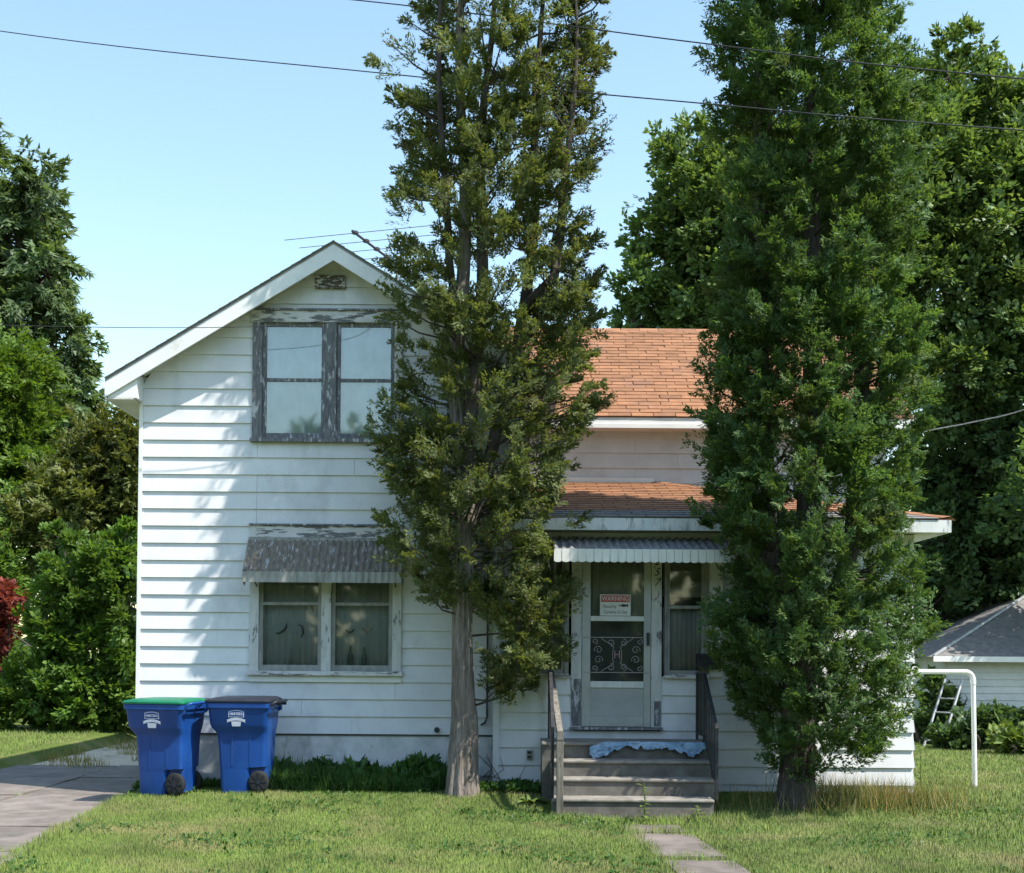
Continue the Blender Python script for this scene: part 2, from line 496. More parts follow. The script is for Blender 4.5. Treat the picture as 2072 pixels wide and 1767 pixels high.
def text_obj(name, s, size, mat, parent=None, loc=(0, 0, 0), rot=(R(90), 0, 0), depth=0.002, shear=0, xs=1.0):
    cu = bpy.data.curves.new(name, 'FONT')
    cu.body = s
    cu.size = size
    cu.align_x = 'CENTER'
    cu.align_y = 'CENTER'
    cu.extrude = depth
    cu.shear = shear
    cu.resolution_u = 3
    tmp = bpy.data.objects.new('tmp', cu)
    col.objects.link(tmp)
    me = bpy.data.meshes.new_from_object(tmp.evaluated_get(bpy.context.evaluated_depsgraph_get()))
    bpy.data.objects.remove(tmp)
    me.materials.clear()
    me.materials.append(MATS[mat])
    o = bpy.data.objects.new(name, me)
    o.location = loc
    o.rotation_euler = rot
    o.scale = (xs, 1, 1)
    col.objects.link(o)
    if parent is not None:
        o.parent = parent
    return o


def rdirs(n, r=rng):
    d = r.normal(size=(n, 3))
    return d / np.linalg.norm(d, axis=1, keepdims=True)


def leaves(pos, axis, length, width, r=rng, fold=0.25, hint=None, tri=False):
    """diamond leaves: pos (n,3), axis (n,3) unit; hint = the way their faces look; returns verts, quads"""
    n = len(pos)
    rand = rdirs(n, r) if hint is None else hint
    side = np.cross(axis, rand)
    side /= np.linalg.norm(side, axis=1, keepdims=True) + 1e-9
    nor = np.cross(axis, side)
    L = (length * r.uniform(0.65, 1.3, n))[:, None]
    Wd = (width * r.uniform(0.7, 1.3, n))[:, None]
    if tri:
        v = np.empty((n, 3, 3))
        v[:, 0] = pos - side * Wd * 0.5
        v[:, 1] = pos + side * Wd * 0.5
        v[:, 2] = pos + axis * L
        return v.reshape(-1, 3), np.arange(n * 3).reshape(n, 3)
    mid = pos + axis * L * 0.5
    v = np.empty((n, 4, 3))
    v[:, 0] = pos
    v[:, 1] = mid + side * Wd * 0.5 + nor * Wd * fold
    v[:, 2] = pos + axis * L
    v[:, 3] = mid - side * Wd * 0.5 + nor * Wd * fold
    return v.reshape(-1, 3), np.arange(n * 4).reshape(n, 4)


def plume_leaves(base, axis, length, n_sub, n_leaf, r, face_out=0.8, face_up=0.4, face_rand=0.6, fan=0.30, sub_len=0.45, spread=0.75, droop=0.0, t_lo=0.1):
    """boughs: every bough is an axis with n_sub flat fans of leaves along it; each fan has a face of its own.
    returns leaf positions, axes and face directions"""
    m_ = len(base)
    ts = r.uniform(t_lo, 0.9, (m_, n_sub))
    jit = rdirs(m_ * n_sub, r).reshape(m_, n_sub, 3)
    sd = axis[:, None, :] + jit * spread
    sd[..., 2] -= droop
    sd /= np.linalg.norm(sd, axis=2, keepdims=True)
    org = base[:, None, :] + axis[:, None, :] * (length[:, None] * ts)[..., None]
    L = length[:, None] * sub_len * r.uniform(0.6, 1.3, (m_, n_sub)) * (1.15 - 0.5 * ts)
    nr = axis[:, None, :] * face_out + np.array([0, 0, face_up]) + rdirs(m_ * n_sub, r).reshape(m_, n_sub, 3) * face_rand
    nr -= sd * np.einsum('mnk,mnk->mn', nr, sd)[..., None] * 0.8
    nr /= np.linalg.norm(nr, axis=2, keepdims=True) + 1e-9
    lat = np.cross(sd, nr)
    lat /= np.linalg.norm(lat, axis=2, keepdims=True) + 1e-9
    t = r.uniform(0.0, 1.0, (m_, n_sub, n_leaf)) ** 0.8
    w = r.uniform(-1, 1, (m_, n_sub, n_leaf)) * fan * (0.35 + 1.1 * t * (1.25 - t))
    sag = -0.12 * (t ** 2) * L[:, :, None] * (1 if droop else 0)
    pos = org[:, :, None, :] + sd[:, :, None, :] * (L[:, :, None] * t)[..., None] + lat[:, :, None, :] * (w * L[:, :, None])[..., None]
    pos = pos + nr[:, :, None, :] * (r.normal(size=t.shape) * 0.06 * L[:, :, None])[..., None]
    pos[..., 2] += sag
    ax = sd[:, :, None, :] * 0.8 + lat[:, :, None, :] * (np.sign(w) * 0.6)[..., None] + rdirs(t.size, r).reshape(*t.shape, 3) * 0.45
    ax /= np.linalg.norm(ax, axis=3, keepdims=True)
    hn = nr[:, :, None, :] + rdirs(t.size, r).reshape(*t.shape, 3) * 0.38
    return pos.reshape(-1, 3), ax.reshape(-1, 3), hn.reshape(-1, 3)


def sprays(cs, outd, sizes, n_twig, n_leaf, tw_len, leaf, r, up=0.35, spread=0.9, flat=0.35):
    """feathery tufts: every tuft is n_twig twigs, every twig carries n_leaf small leaves; returns positions and axes"""
    m_ = len(cs)
    tw = outd[:, None, :] * 0.75 + np.array([0, 0, up]) + rdirs(m_ * n_twig, r).reshape(m_, n_twig, 3) * spread
    tw /= np.linalg.norm(tw, axis=2, keepdims=True)
    L = tw_len * sizes[:, None] * r.uniform(0.5, 1.25, (m_, n_twig))
    rt = rdirs(m_ * n_twig, r).reshape(m_, n_twig, 3)
    sd = np.cross(tw, rt)
    sd /= np.linalg.norm(sd, axis=2, keepdims=True) + 1e-9
    t = r.uniform(0.15, 1.0, (m_, n_twig, n_leaf))
    w = r.normal(size=(m_, n_twig, n_leaf)) * flat * (1.15 - t)
    pos = cs[:, None, None, :] + tw[:, :, None, :] * (L[:, :, None] * t)[..., None] + sd[:, :, None, :] * (w * L[:, :, None])[..., None]
    pos = pos + r.normal(size=pos.shape) * 0.012
    ax = tw[:, :, None, :] + sd[:, :, None, :] * (np.sign(w) * 0.7)[..., None] + rdirs(m_ * n_twig * n_leaf, r).reshape(m_, n_twig, n_leaf, 3) * 0.5
    ax /= np.linalg.norm(ax, axis=3, keepdims=True)
    return pos.reshape(-1, 3), ax.reshape(-1, 3)


# ------------------------------------------------------------------ ground
def sstep(a, b, x):
    t = np.clip((x - a) / (b - a), 0, 1)
    return t * t * (3 - 2 * t)


def ground_z(x, y):
    x = np.asarray(x, dtype=float)
    y = np.asarray(y, dtype=float)
    z = -0.10 * sstep(-0.3, -2.0, y) - 0.04 * sstep(-2.0, -6.0, y)
    left = 1 - sstep(-4.55, -4.15, x)
    left *= sstep(-7.6, -7.2, x)
    z = z * (1 - left) + left * -0.165
    walk = sstep(0.98, 1.10, x - 0.10 * (-2.4 - y) * 0.9) * (1 - sstep(1.80, 1.92, x - 0.10 * (-2.4 - y) * 0.9)) * (1 - sstep(-1.9, -1.7, y))
    z = z - 0.045 * walk
    z += 0.05 * np.exp(-(((x + 0.42) / 0.7) ** 2 + ((y + 0.45) / 0.45) ** 2))
    z += 0.012 * np.sin(x * 1.7 + y * 0.6) * np.cos(y * 1.3 - x * 0.4) * (1 - left) * (1 - walk)
    return z


xs = np.concatenate([[-900, -300, -120, -60, -35, -22, -15, -11], np.arange(-9, 9.01, 0.12), [11, 15, 22, 35, 60, 120, 300, 900]])
ys = np.concatenate([[-300, -100, -40, -20, -14, -10, -8], np.arange(-7, 3.01, 0.12), np.arange(3.5, 16, 1.0), [20, 26, 35, 60, 120, 300, 900]])
gx, gy = np.meshgrid(xs, ys)
gz = ground_z(gx, gy)
nx = len(xs)
idx = np.arange(len(ys) * nx).reshape(len(ys), nx)
fc = np.stack([idx[:-1, :-1].ravel(), idx[:-1, 1:].ravel(), idx[1:, 1:].ravel(), idx[1:, :-1].ravel()], 1)
ground = np_obj('lawn', np.stack([gx.ravel(), gy.ravel(), gz.ravel()], 1), fc, 'lawn_ground')
ground.data.shade_smooth()
ground['kind'] = 'structure'


def slab(name, quad, ztop, thick, mat, parent, nsub=6, wob=0.03, seed=0):
    """concrete slab with slightly ragged edges: quad of four (x, y), ccw"""
    rr = random.Random(seed)
    pts = []
    for i in range(4):
        a, b_ = quad[i], quad[(i + 1) % 4]
        for k in range(nsub):
            t = k / nsub
            w = 0 if k == 0 else rr.uniform(-wob, wob)
            dx, dy = b_[0] - a[0], b_[1] - a[1]
            L = math.hypot(dx, dy)
            pts.append((a[0] + dx * t - dy / L * w, a[1] + dy * t + dx / L * w))
    n = len(pts)
    mb = MB()
    mb.add([(x, y, ztop - thick) for x, y in pts] + [(x, y, ztop) for x, y in pts],
           [tuple(range(n - 1, -1, -1)), tuple(range(n, 2 * n))] + [(i, (i + 1) % n, (i + 1) % n + n, i + n) for i in range(n)])
    return mb.build(name, mat, parent, bevel=0.006)


# driveway: gravel bed with concrete slabs laid on it
mb = MB()
mb.add([(-7.3, -9, -0.150), (-3.95, -9, -0.150), (-4.42, 0.3, -0.150), (-4.42, 16, -0.150), (-9.0, 16, -0.150), (-7.45, 4, -0.150), (-7.3, 0, -0.150)],
       [(0, 1, 2, 3, 4, 5, 6)])
drive = mb.build('driveway', 'gravel')
drive['kind'] = 'structure'
yb = [-8.6, -5.6, -3.95, -2.42, -1.42, 0.25, 2.3, 4.1]


def dr_x(y):
    return -3.97 - 0.45 * min(1, max(0, (y + 5.5) / 5.7))


for i in range(len(yb) - 1):
    y0, y1 = yb[i] + 0.025, yb[i + 1] - 0.025
    xm = -5.75 + 0.03 * (i % 2)
    slab('slab', [(xm + 0.02, y0), (dr_x(y0), y0), (dr_x(y1), y1), (xm + 0.02, y1)], -0.098 - 0.004 * (i % 3), 0.08, 'concrete_slab', drive, seed=i)
    slab('slab', [(-7.25, y0), (xm - 0.02, y0), (xm - 0.02, y1), (-7.25, y1)], -0.102 - 0.004 * ((i + 1) % 3), 0.08, 'concrete_slab', drive, seed=i + 50)

# walkway of single slabs from the steps to the street
walk = MB().add([(1.02, -7.2, -0.168), (1.98, -7.2, -0.168), (1.98, -1.8, -0.168), (1.02, -1.8, -0.168)], [(0, 1, 2, 3)]).build('walkway', 'soil')
walk['kind'] = 'structure'
wy = [(-2.34, -1.86), (-3.78, -2.42), (-5.3, -3.97), (-6.9, -5.38)]
for i, (ya, yc) in enumerate(wy):
    def wl(y):
        return 1.14 + 0.085 * (-2.5 - y)
    slab('slab', [(wl(ya), ya), (wl(ya) + 0.60, ya), (wl(yc) + 0.60, yc), (wl(yc), yc)], -0.118 - 0.005 * i, 0.07, 'concrete_slab', walk, seed=90 + i, wob=0.02)

# ------------------------------------------------------------------ house
house = empty('house', (0, 3, 0))
HOFF = Vector((0, -3, 0))
tag(house, 'two-storey white clapboard house with orange shingle roofs and enclosed front porch', 'house')


def hp(mb, name, mat, parent=house, smooth=None, bevel=0):
    """build a part of the house from world coordinates"""
    off = Vector((0, 0, 0))
    if parent is house:
        off = HOFF
    o = mb.build(name, mat, parent, smooth, bevel)
    o.location = off
    return o


COURSE = 0.2032
YM = 0.35        # face of the gabled wing
YP = 0.0         # face of the porch
YW = 2.40        # face of the set-back wing
XL, XR = -4.40, 0.19
APX, APZ = -2.107, 6.36
SLOPE = 0.614
PXL, PXR = -0.19, 4.62
WXR = 5.0


def boards(parent, mat, yf, z0, ztop, xlim, rects):
    """clapboards course by course; xlim(z) -> (xa, xb); rects are openings"""
    k = 0
    z = z0
    while z < ztop - 0.02:
        z1 = min(z + COURSE, ztop)
        cuts = [r for r in rects if r[2] < z1 - 1e-4 and r[3] > z + 1e-4]
        cuts.sort()
        pieces = []
        xa = None
        start = None
        segs = []
        cur = None
        for r in cuts:
            segs.append((cur, r[0], z, z1))
            if r[2] > z + 0.01:
                segs.append((r[0], r[1], z, r[2]))
            if r[3] < z1 - 0.01:
                segs.append((r[0], r[1], r[3], z1))
            cur = r[1]
        segs.append((cur, None, z, z1))
        for (sa, sb, za, zb) in segs:
            la, ra = xlim(za)
            lb, rb = xlim(zb)
            xa0 = la if sa is None else max(sa, la)
            xa1 = lb if sa is None else max(sa, lb)
            xb0 = ra if sb is None else min(sb, ra)
            xb1 = rb if sb is None else min(sb, rb)
            if xb0 - xa0 < 0.02:
                continue
            if xb0 - xa0 > 2.3 and xb1 - xa1 > 2.0:
                jn = xa0 + (xb0 - xa0) * random.choice((0.3, 0.42, 0.55, 0.66))
                ya_, yb__ = yf - 0.026 + 0.022 * (za - z) / COURSE, yf - 0.026 + 0.022 * (zb - z) / COURSE
                MB().hexa([(xa0, ya_ - .0, za), (jn - .0015, ya_, za), (jn - .0015, ya_ + .042, za), (xa0, ya_ + .042, za),
                           (xa1, yb__, zb), (jn - .0015, yb__, zb), (jn - .0015, yb__ + .012, zb), (xa1, yb__ + .012, zb)]).build('siding_board', mat, parent)
                xa0, xa1 = jn + .0015, jn + .0015
            if xb1 < xa1:
                xa1 = xb1 = (xa1 + xb1) / 2
            def yy(zz):
                t = (zz - z) / COURSE
                return yf - 0.026 + 0.022 * t
            ya, yb_ = yy(za), yy(zb)
            th = 0.012
            mb = MB().hexa([(xa0, ya, za), (xb0, ya, za), (xb0, ya + th + 0.03, za), (xa0, ya + th + 0.03, za),
                            (xa1, yb_, zb), (xb1, yb_, zb), (xb1, yb_ + th, zb), (xa1, yb_ + th, zb)])
            mb.build('siding_board', mat, parent)
        z += COURSE
        k += 1


# gabled wing: backing wall set in behind the boards
def gable_lim(z):
    h = APZ - 0.13 - z
    half = max(0.0, h / SLOPE)
    return (max(XL, APX - half), min(XR, APX + half))


MW = [(-3.03, -1.315, 4.085, 5.60), (-3.07, -1.325, 1.345, 3.06)]        # openings: upper and lower front windows
EAVE = APZ - 0.13 - (APX - XL) * SLOPE


def wall_with_holes(poly_rects, y0, y1):
    mb = MB()
    for r in poly_rects:
        mb.box(r[0], r[1], y0, y1, r[2], r[3])
    return mb


wall = MB()
wall.extr([(XL + 0.01, 0.62), (XR, 0.62), (XR, EAVE), (APX, APZ - 0.14), (XL + 0.01, EAVE)], YM + 0.17, YM + 0.3)
wall.box(XL + 0.012, XL + 0.15, YM + 0.02, YM + 0.17, 0.62, EAVE)
front_wall = hp(wall, 'front_wall', 'siding')
boards(front_wall, 'siding', YM, 0.627, APZ - 0.16, gable_lim, MW)
# boards are in house-local space through front_wall's offset
side = MB()
side.box(XL, XL + 0.12, YM + 0.3, 8.2, 0.62, EAVE)
side.box(XR - 0.12, XR, YM + 0.3, 8.2, 0.62, EAVE)
side.extr([(XL, 0.62), (XR, 0.62), (XR, EAVE), (APX, APZ - 0.14), (XL, EAVE)], 8.2, 8.32)
hp(side, 'side_wall', 'siding')
# corner strip at the left end of the boards
hp(MB().box(XL - 0.02, XL + 0.025, YM - 0.030, YM + 0.10, 0.625, EAVE + 0.02), 'corner_board', 'white_trim')
fnd = MB()
fnd.box(XL + 0.03, 0.17, YM + 0.005, YM + 0.25, -0.25, 0.615)
fnd.box(XL + 0.03, XL + 0.3, YM + 0.25, 8.2, -0.25, 0.615)
hp(fnd, 'foundation', 'foundation')
hp(MB().box(XL + 0.0, 0.17, YM - 0.012, YM + 0.02, 0.606, 0.632), 'sill_strip', 'drip_edge')

# main roof: two slopes, rake boards, soffits
OH = 0.30
YR0, YR1 = YM - OH, 8.5
EXL = -4.745
HALF = APX - EXL
T = 0.05
nrm = math.hypot(1, SLOPE)


def zr(x):
    return APZ - abs(x - APX) * SLOPE


def roof_slab(x_out, zoff, thick, y0, y1, mat, name, parent=house):
    mb = MB()
    xi = APX
    a = (x_out, zr(x_out) + zoff)
    b_ = (xi, APZ + zoff)
    lo, hi = (a, b_) if x_out < xi else (b_, a)
    mb.extr([(lo[0], lo[1] - thick), (hi[0], hi[1] - thick), (hi[0], hi[1]), (lo[0], lo[1])], y0, y1)
    return hp(mb, name, mat, parent)


XRO = APX + HALF
roof_l = roof_slab(EXL, 0.0, 0.03, YR0 + 0.002, YR1, 'roof_edge', 'roof')
roof_r = roof_slab(XRO, -0.001, 0.03, YR0 + 0.002, YR1, 'roof_edge', 'roof')
# shingle courses of the gabled wing, seen only along their edge
for sgn, par in ((-1, roof_l), (1, roof_r)):
    mb = MB()
    nrow = int(HALF * nrm / 0.14)
    for i in range(nrow + 1):
        s0 = HALF * nrm - i * 0.14
        s1 = max(0.0, s0 - 0.16)
        x0, x1 = APX + sgn * s0 / nrm, APX + sgn * s1 / nrm
        z0, z1 = zr(x0) + 0.014, zr(x1) + 0.006
        poly = [(x0, z0 - 0.011), (x1, z1 - 0.004), (x1, z1), (x0, z0)]
        if sgn > 0:
            poly = [poly[1], poly[0], poly[3], poly[2]]
        mb.extr(poly, YR0 - 0.03, YR1 + 0.02)
    o = mb.build('shingle_courses', 'roof_edge', par)
    o['kind'] = 'stuff'
# rake boards
for sgn, xo in ((-1, EXL), (1, XRO)):
    h = 0.185
    def rk(x, dz):
        return (x, zr(x) + dz)
    pl = [rk(xo, -0.032 - h), rk(APX, -0.032 - h), rk(APX, -0.032), rk(xo, -0.032)]
    if sgn > 0:
        pl = [pl[1], pl[0], pl[3], pl[2]]
    hp(MB().extr(pl, YR0 - 0.004, YR0 + 0.022), 'rake_board', 'white_trim')
    # soffit under the rake, in short panels with seams
    nseg = 7
    for i in range(nseg):
        xa = xo + (APX - xo) * (i + 0.02) / nseg
        xb = xo + (APX - xo) * (i + 0.985) / nseg
        if (xa < XL and xb < XL + 0.05) or (xa > XR and xb > XR - .05):
            continue
        pl = [rk(xa, -0.145), rk(xb, -0.145), rk(xb, -0.125), rk(xa, -0.125)]
        if sgn > 0:
            pl = [pl[1], pl[0], pl[3], pl[2]]
        hp(MB().extr(pl, YR0 + 0.024, YM - 0.005), 'soffit_panel', 'soffit')
# boxed eave at the left: level soffit, fascia and return
ez = zr(EXL) - 0.217
hp(MB().box(EXL + 0.02, XL - 0.02, YR0 + 0.03, 8.2, ez - 0.015, ez), 'eave_soffit', 'soffit')
hp(MB().box(EXL - 0.004, EXL + 0.018, YR0 + 0.024, 8.3, ez - 0.018, zr(EXL) - 0.035), 'fascia_board', 'white_trim')
hp(MB().extr([(EXL + 0.03, ez + 0.002), (XL + 0.02, ez + 0.002), (XL + 0.02, zr(XL) - 0.2), (EXL + 0.03, zr(EXL + 0.03) - 0.2)], YR0 + 0.03, YR0 + 0.055),
   'eave_return', 'white_trim')
hp(MB().box(XL - 0.015, XL + 0.022, YR0 + 0.056, YM - 0.005, ez + 0.001, zr(XL) - 0.15), 'eave_return', 'white_trim')

# gable vent
va, vb = at(641, 561, YM - 0.03), at(696, 581, YM - 0.03)
vent = hp(MB().box(va.x, vb.x, YM - 0.04, YM + 0.02, vb.z, va.z), 'gable_vent', 'brown_peel')
cx0, cx1, cz0, cz1 = va.x, vb.x, vb.z, va.z
for (a, b_, c_, d_) in ((cx0 - .02, cx1 + .02, cz1, cz1 + .02), (cx0 - .02, cx1 + .02, cz0 - .02, cz0), (cx0 - .02, cx0, cz0, cz1), (cx1, cx1 + .02, cz0, cz1)):
    MB().box(a, b_, YM - 0.055, YM, c_, d_).build('vent_frame', 'brown_peel', vent)
for k in range(3):
    zz = cz0 + (cz1 - cz0) * (k + 0.5) / 3
    MB().hexa([(cx0, YM - .052, zz - .03), (cx1, YM - .052, zz - .03), (cx1, YM - .042, zz - .02), (cx0, YM - .042, zz - .02),
               (cx0, YM - .046, zz + .0), (cx1, YM - .046, zz + .0), (cx1, YM - .04, zz + .015), (cx0, YM - .04, zz + .015)]).build('slat', 'brown_peel', vent)


# windows -----------------------------------------------------------
def sash_pair(win, x0, x1, z0, z1, zm, y, m_sash, m_glass, st=0.035):
    """double-hung: upper sash in front, meeting rail at zm"""
    f = MB()
    f.box(x0, x0 + st, y, y + 0.035, z0, z1)
    f.box(x1 - st, x1, y, y + 0.035, z0, z1)
    f.box(x0 + st, x1 - st, y, y + 0.035, z1 - st, z1)
    f.box(x0 + st, x1 - st, y, y + 0.035, z0, z0 + st * 1.5)
    f.box(x0 + st, x1 - st, y - 0.004, y + 0.037, zm - 0.018, zm + 0.018)
    s = f.build('sash', m_sash, win)
    MB().box(x0 + st - .004, x1 - st + .004, y + 0.014, y + 0.018, zm + 0.017, z1 - st + .004).build('pane', m_glass, win)
    MB().box(x0 + st - .004, x1 - st + .004, y + 0.014, y + 0.018, z0 + st * 1.5 - .004, zm - 0.017).build('pane', m_glass, win)
    return s


def curtain(name, x0, x1, z0, z1, y, mat, label, folds=16, amp=0.012, group=None):
    n = folds * 6
    vs, fs = [], []
    rr = random.Random(hash((round(x0, 2), round(z0, 2))) % 1000)
    ph = [rr.uniform(-0.6, 0.6) for _ in range(folds + 2)]
    for i in range(n + 1):
        t = i / n
        a = t * folds
        yy = y + amp * math.sin(a * 2 * math.pi + ph[int(a)]) + amp * 0.5 * math.sin(a * 5.1)
        vs += [(x0 + (x1 - x0) * t, yy, z0), (x0 + (x1 - x0) * t, yy + 0.004, z1)]
    for i in range(n):
        fs.append((2 * i, 2 * i + 2, 2 * i + 3, 2 * i + 1))
    o = MB().add(vs, fs).build(name, mat, None, smooth=60)
    so = o.modifiers.new('solid', 'SOLIDIFY')
    so.thickness = 0.002
    tag(o, label, 'curtain', group)
    return o


def px_x(px, y):
    return (px - PPX) * (y - CAM.y) / F_PX


# upper front window
up_w = empty('upper_window')
up_w.parent = house
up_w.location = HOFF
x0, x1, z0, z1 = MW[0]
yf = YM - 0.05
tl, br = at(512, 628, yf), at(813, 894, yf)
X0, X1, Z0, Z1 = tl.x, br.x, br.z, tl.z
cw = 0.115
MB().box(X0, X0 + cw, yf, YM + 0.06, Z0 + 0.03, Z1 - 0.135).build('casing', 'peeling_grey', up_w)
MB().box(X1 - 0.095, X1, yf, YM + 0.06, Z0 + 0.03, Z1 - 0.135).build('casing', 'peeling_white', up_w)
MB().box(X0 - 0.01, X1 + 0.01, yf - 0.006, YM + 0.06, Z1 - 0.134, Z1).build('header', 'peeling_flat', up_w)
MB().box(X0 - 0.02, X1 + 0.02, yf - 0.03, YM + 0.02, Z1 + 0.001, Z1 + 0.022).build('drip_cap', 'peeling_grey', up_w)
MB().box(X0 - 0.015, X1 + 0.015, yf - 0.035, YM + 0.10, Z0 - 0.012, Z0 + 0.029).build('sill', 'peeling_grey', up_w)
mxa, mxb = px_x(652, yf), px_x(675, yf)
MB().box(mxa, mxb, yf + 0.002, YM + 0.06, Z0 + 0.03, Z1 - 0.135).build('mullion', 'peeling_grey', up_w)
zm = at(660, 768, yf).z
sash_pair(up_w, X0 + cw + 0.001, mxa - 0.001, Z0 + 0.031, Z1 - 0.136, zm, YM - 0.012, 'peeling_grey', 'glass_upper', 0.045)
sash_pair(up_w, mxb + 0.001, X1 - 0.096, Z0 + 0.031, Z1 - 0.136, zm, YM - 0.012, 'peeling_grey', 'glass_upper', 0.045)
curtain('curtain', X0 + cw + .02, mxa, Z0 + 0.04, Z1 - 0.14, YM + 0.06, 'sky_tint_curtain', 'pale curtain, tinted teal for reflected sky, behind left half of upper gable window', 6, 0.007)
curtain('curtain', mxb, X1 - 0.1, Z0 + 0.06, Z1 - 0.14, YM + 0.06, 'sky_tint_curtain', 'whitish curtain, tinted teal for reflected sky, behind right half of upper gable window, by the tree', 6, 0.007)

# lower front window
lo_w = empty('lower_window')
lo_w.parent = house
lo_w.location = HOFF
tl, br = at(507, 1063, yf), at(811, 1366, yf)
X0, X1, Z0, Z1 = tl.x, br.x, br.z, tl.z
LWX0, LWX1 = X0, X1
cw = 0.105
zt = at(507, 1150, yf).z       # underside of the head, behind the awning
MB().box(X0, X0 + cw, yf, YM + 0.06, Z0 + 0.04, zt).build('casing', 'peeling_white', lo_w)
MB().box(X1 - cw, X1, yf, YM + 0.06, Z0 + 0.04, zt).build('casing', 'peeling_white', lo_w)
MB().box(X0, X1, yf + 0.003, YM + 0.06, zt + 0.001, Z1).build('header', 'peeling_flat', lo_w)
MB().box(X0 - 0.02, X1 + 0.02, yf - 0.025, YM + 0.02, Z1 + 0.001, Z1 + 0.02).build('drip_cap', 'peeling_grey', lo_w)
MB().box(X0 - 0.02, X1 + 0.02, yf - 0.045, YM + 0.12, Z0 - 0.012, Z0 + 0.039).build('sill', 'peeling_flat', lo_w)
MB().box(X0, X1, yf + 0.01, YM + 0.0, Z0 - 0.09, Z0 - 0.013).build('apron', 'white_trim', lo_w)
mxa, mxb = px_x(650, yf), px_x(669.5, yf)
MB().box(mxa, mxb, yf - 0.004, YM + 0.06, Z0 + 0.04, zt).build('mullion', 'peeling_white', lo_w)
zm = at(660, 1222, yf).z
sash_pair(lo_w, X0 + cw + 0.001, mxa - 0.001, Z0 + 0.041, zt, zm, YM - 0.005, 'awning_valance', 'glass_lower', 0.045)
sash_pair(lo_w, mxb + 0.001, X1 - cw - 0.001, Z0 + 0.041, zt, zm, YM - 0.005, 'awning_valance', 'glass_lower', 0.045)
ZL = Z0 + 0.04
curtain('curtain', X0 + cw + 0.02, mxa + 0.02, ZL, zt - 0.02, YM + 0.115, 'sheer', 'sheer pleated curtain behind left half of lower front window', 9)
curtain('curtain', mxb - 0.01, X1 - cw, ZL, zt - 0.02, YM + 0.115, 'sheer', 'sheer pleated curtain behind right half of lower front window, above two bottles', 9)
# the sill board inside the window carries bottles
MB().box(X0 + cw, X1 - cw, YM + 0.045, YM + 0.165, Z0 - 0.01, ZL + 0.004).build('inner_sill', 'awning_valance', lo_w)


def bottle(px, ptop, label):
    p = at(px, 1340, YM + 0.075)
    s = (at(px, ptop, YM + 0.075).z - (ZL + 0.066)) / 0.24
    mb = MB().lathe([(0.028, 0), (0.036, 0.01), (0.036, 0.10), (0.030, 0.13), (0.014, 0.17), (0.011, 0.235), (0.013, 0.24)], 12)
    o = mb.build('bottle', 'bottle_green', None, smooth=40, loc=(p.x, YM + 0.075, ZL + 0.066))
    o.scale = (0.95, 0.7, s)
    tag(o, label, 'bottle', 'bottles in the lower window')


MB().box(mxb + 0.05, X1 - cw - 0.05, YM + 0.05, YM + 0.10, ZL + 0.0045, ZL + 0.065).build('sill_riser', 'awning_valance', lo_w)
bottle(709, 1306, 'dark bottle on the inner sill of the lower window, nearer the mullion')
bottle(737, 1310, 'dark bottle on the inner sill of the lower window, nearer the tree')


def ornament(px, py, pts, label):
    p = at(px, py, YM + 0.034)
    w = [Vector((p.x + a * 0.006, YM + 0.034, p.z - b_ * 0.006)) for a, b_ in pts]
    n = len(w)
    rr = [0.006 + 0.011 * math.sin(math.pi * i / (n - 1)) for i in range(n)]
    o = MB().tube(w, rr, 8).build('suncatcher', 'bottle_green', None, smooth=60)
    tag(o, label, 'ornament', 'ornaments stuck inside the lower window glass')


ornament(572, 1276, [(-14, 5), (-8, 6), (-2, 3), (3, -1), (7, -7), (8, -14)], 'dark hook shaped ornament on left pane of lower window, bent to the right')
ornament(607, 1277, [(-3, -12), (3, -10), (6, -3), (6, 5), (2, 13)], 'dark crescent ornament on left pane of lower window, beside the mullion')
ornament(708, 1277, [(-10, -4), (-5, 1), (0, 3), (5, 1), (9, -4)], 'small dark bird shaped ornament on right pane, nearer the mullion')
ornament(742, 1276, [(-10, -1), (-7, -5), (-4, 1), (1, 3), (5, 1), (11, -5)], 'small dark bird shaped ornament on right pane, nearer the tree')


# corrugated window awning ------------------------------------------
def corrugated(x0, x1, ya, za, yb, zb, mat, parent, name, pitch=0.055, amp=0.009, th=0.004, flare=0.0):
    n = int((x1 - x0) / pitch) * 6
    vs, fs = [], []
    nr = math.hypot(yb - ya, zb - za)
    ny, nz = -(zb - za) / nr * -1, (yb - ya) / nr * -1
    ny, nz = (zb - za) / nr, -(yb - ya) / nr
    if nz < 0:
        ny, nz = -ny, -nz
    if abs(zb - za) > 0.8 * nr and abs(yb - ya) < 0.02:
        ny, nz = -1, 0
    for layer in (0, th):
        for i in range(n + 1):
            t = i / n
            a = amp * math.sin(2 * math.pi * t * (x1 - x0) / pitch)
            vs.append((x0 + (x1 - x0) * t, ya + ny * (a - layer), za + nz * (a - layer)))
            vs.append((x0 - flare + (x1 - x0 + 2 * flare) * t, yb + ny * (a - layer), zb + nz * (a - layer)))
    o2 = 2 * (n + 1)
    for i in range(n):
        fs.append((2 * i, 2 * i + 1, 2 * i + 3, 2 * i + 2))
        fs.append((o2 + 2 * i, o2 + 2 * i + 2, o2 + 2 * i + 3, o2 + 2 * i + 1))
        fs.append((2 * i + 1, o2 + 2 * i + 1, o2 + 2 * i + 3, 2 * i + 3))
        fs.append((2 * i, 2 * i + 2, o2 + 2 * i + 2, o2 + 2 * i))
    o = MB().add(vs, fs).build(name, mat, parent, smooth=60)
    return o


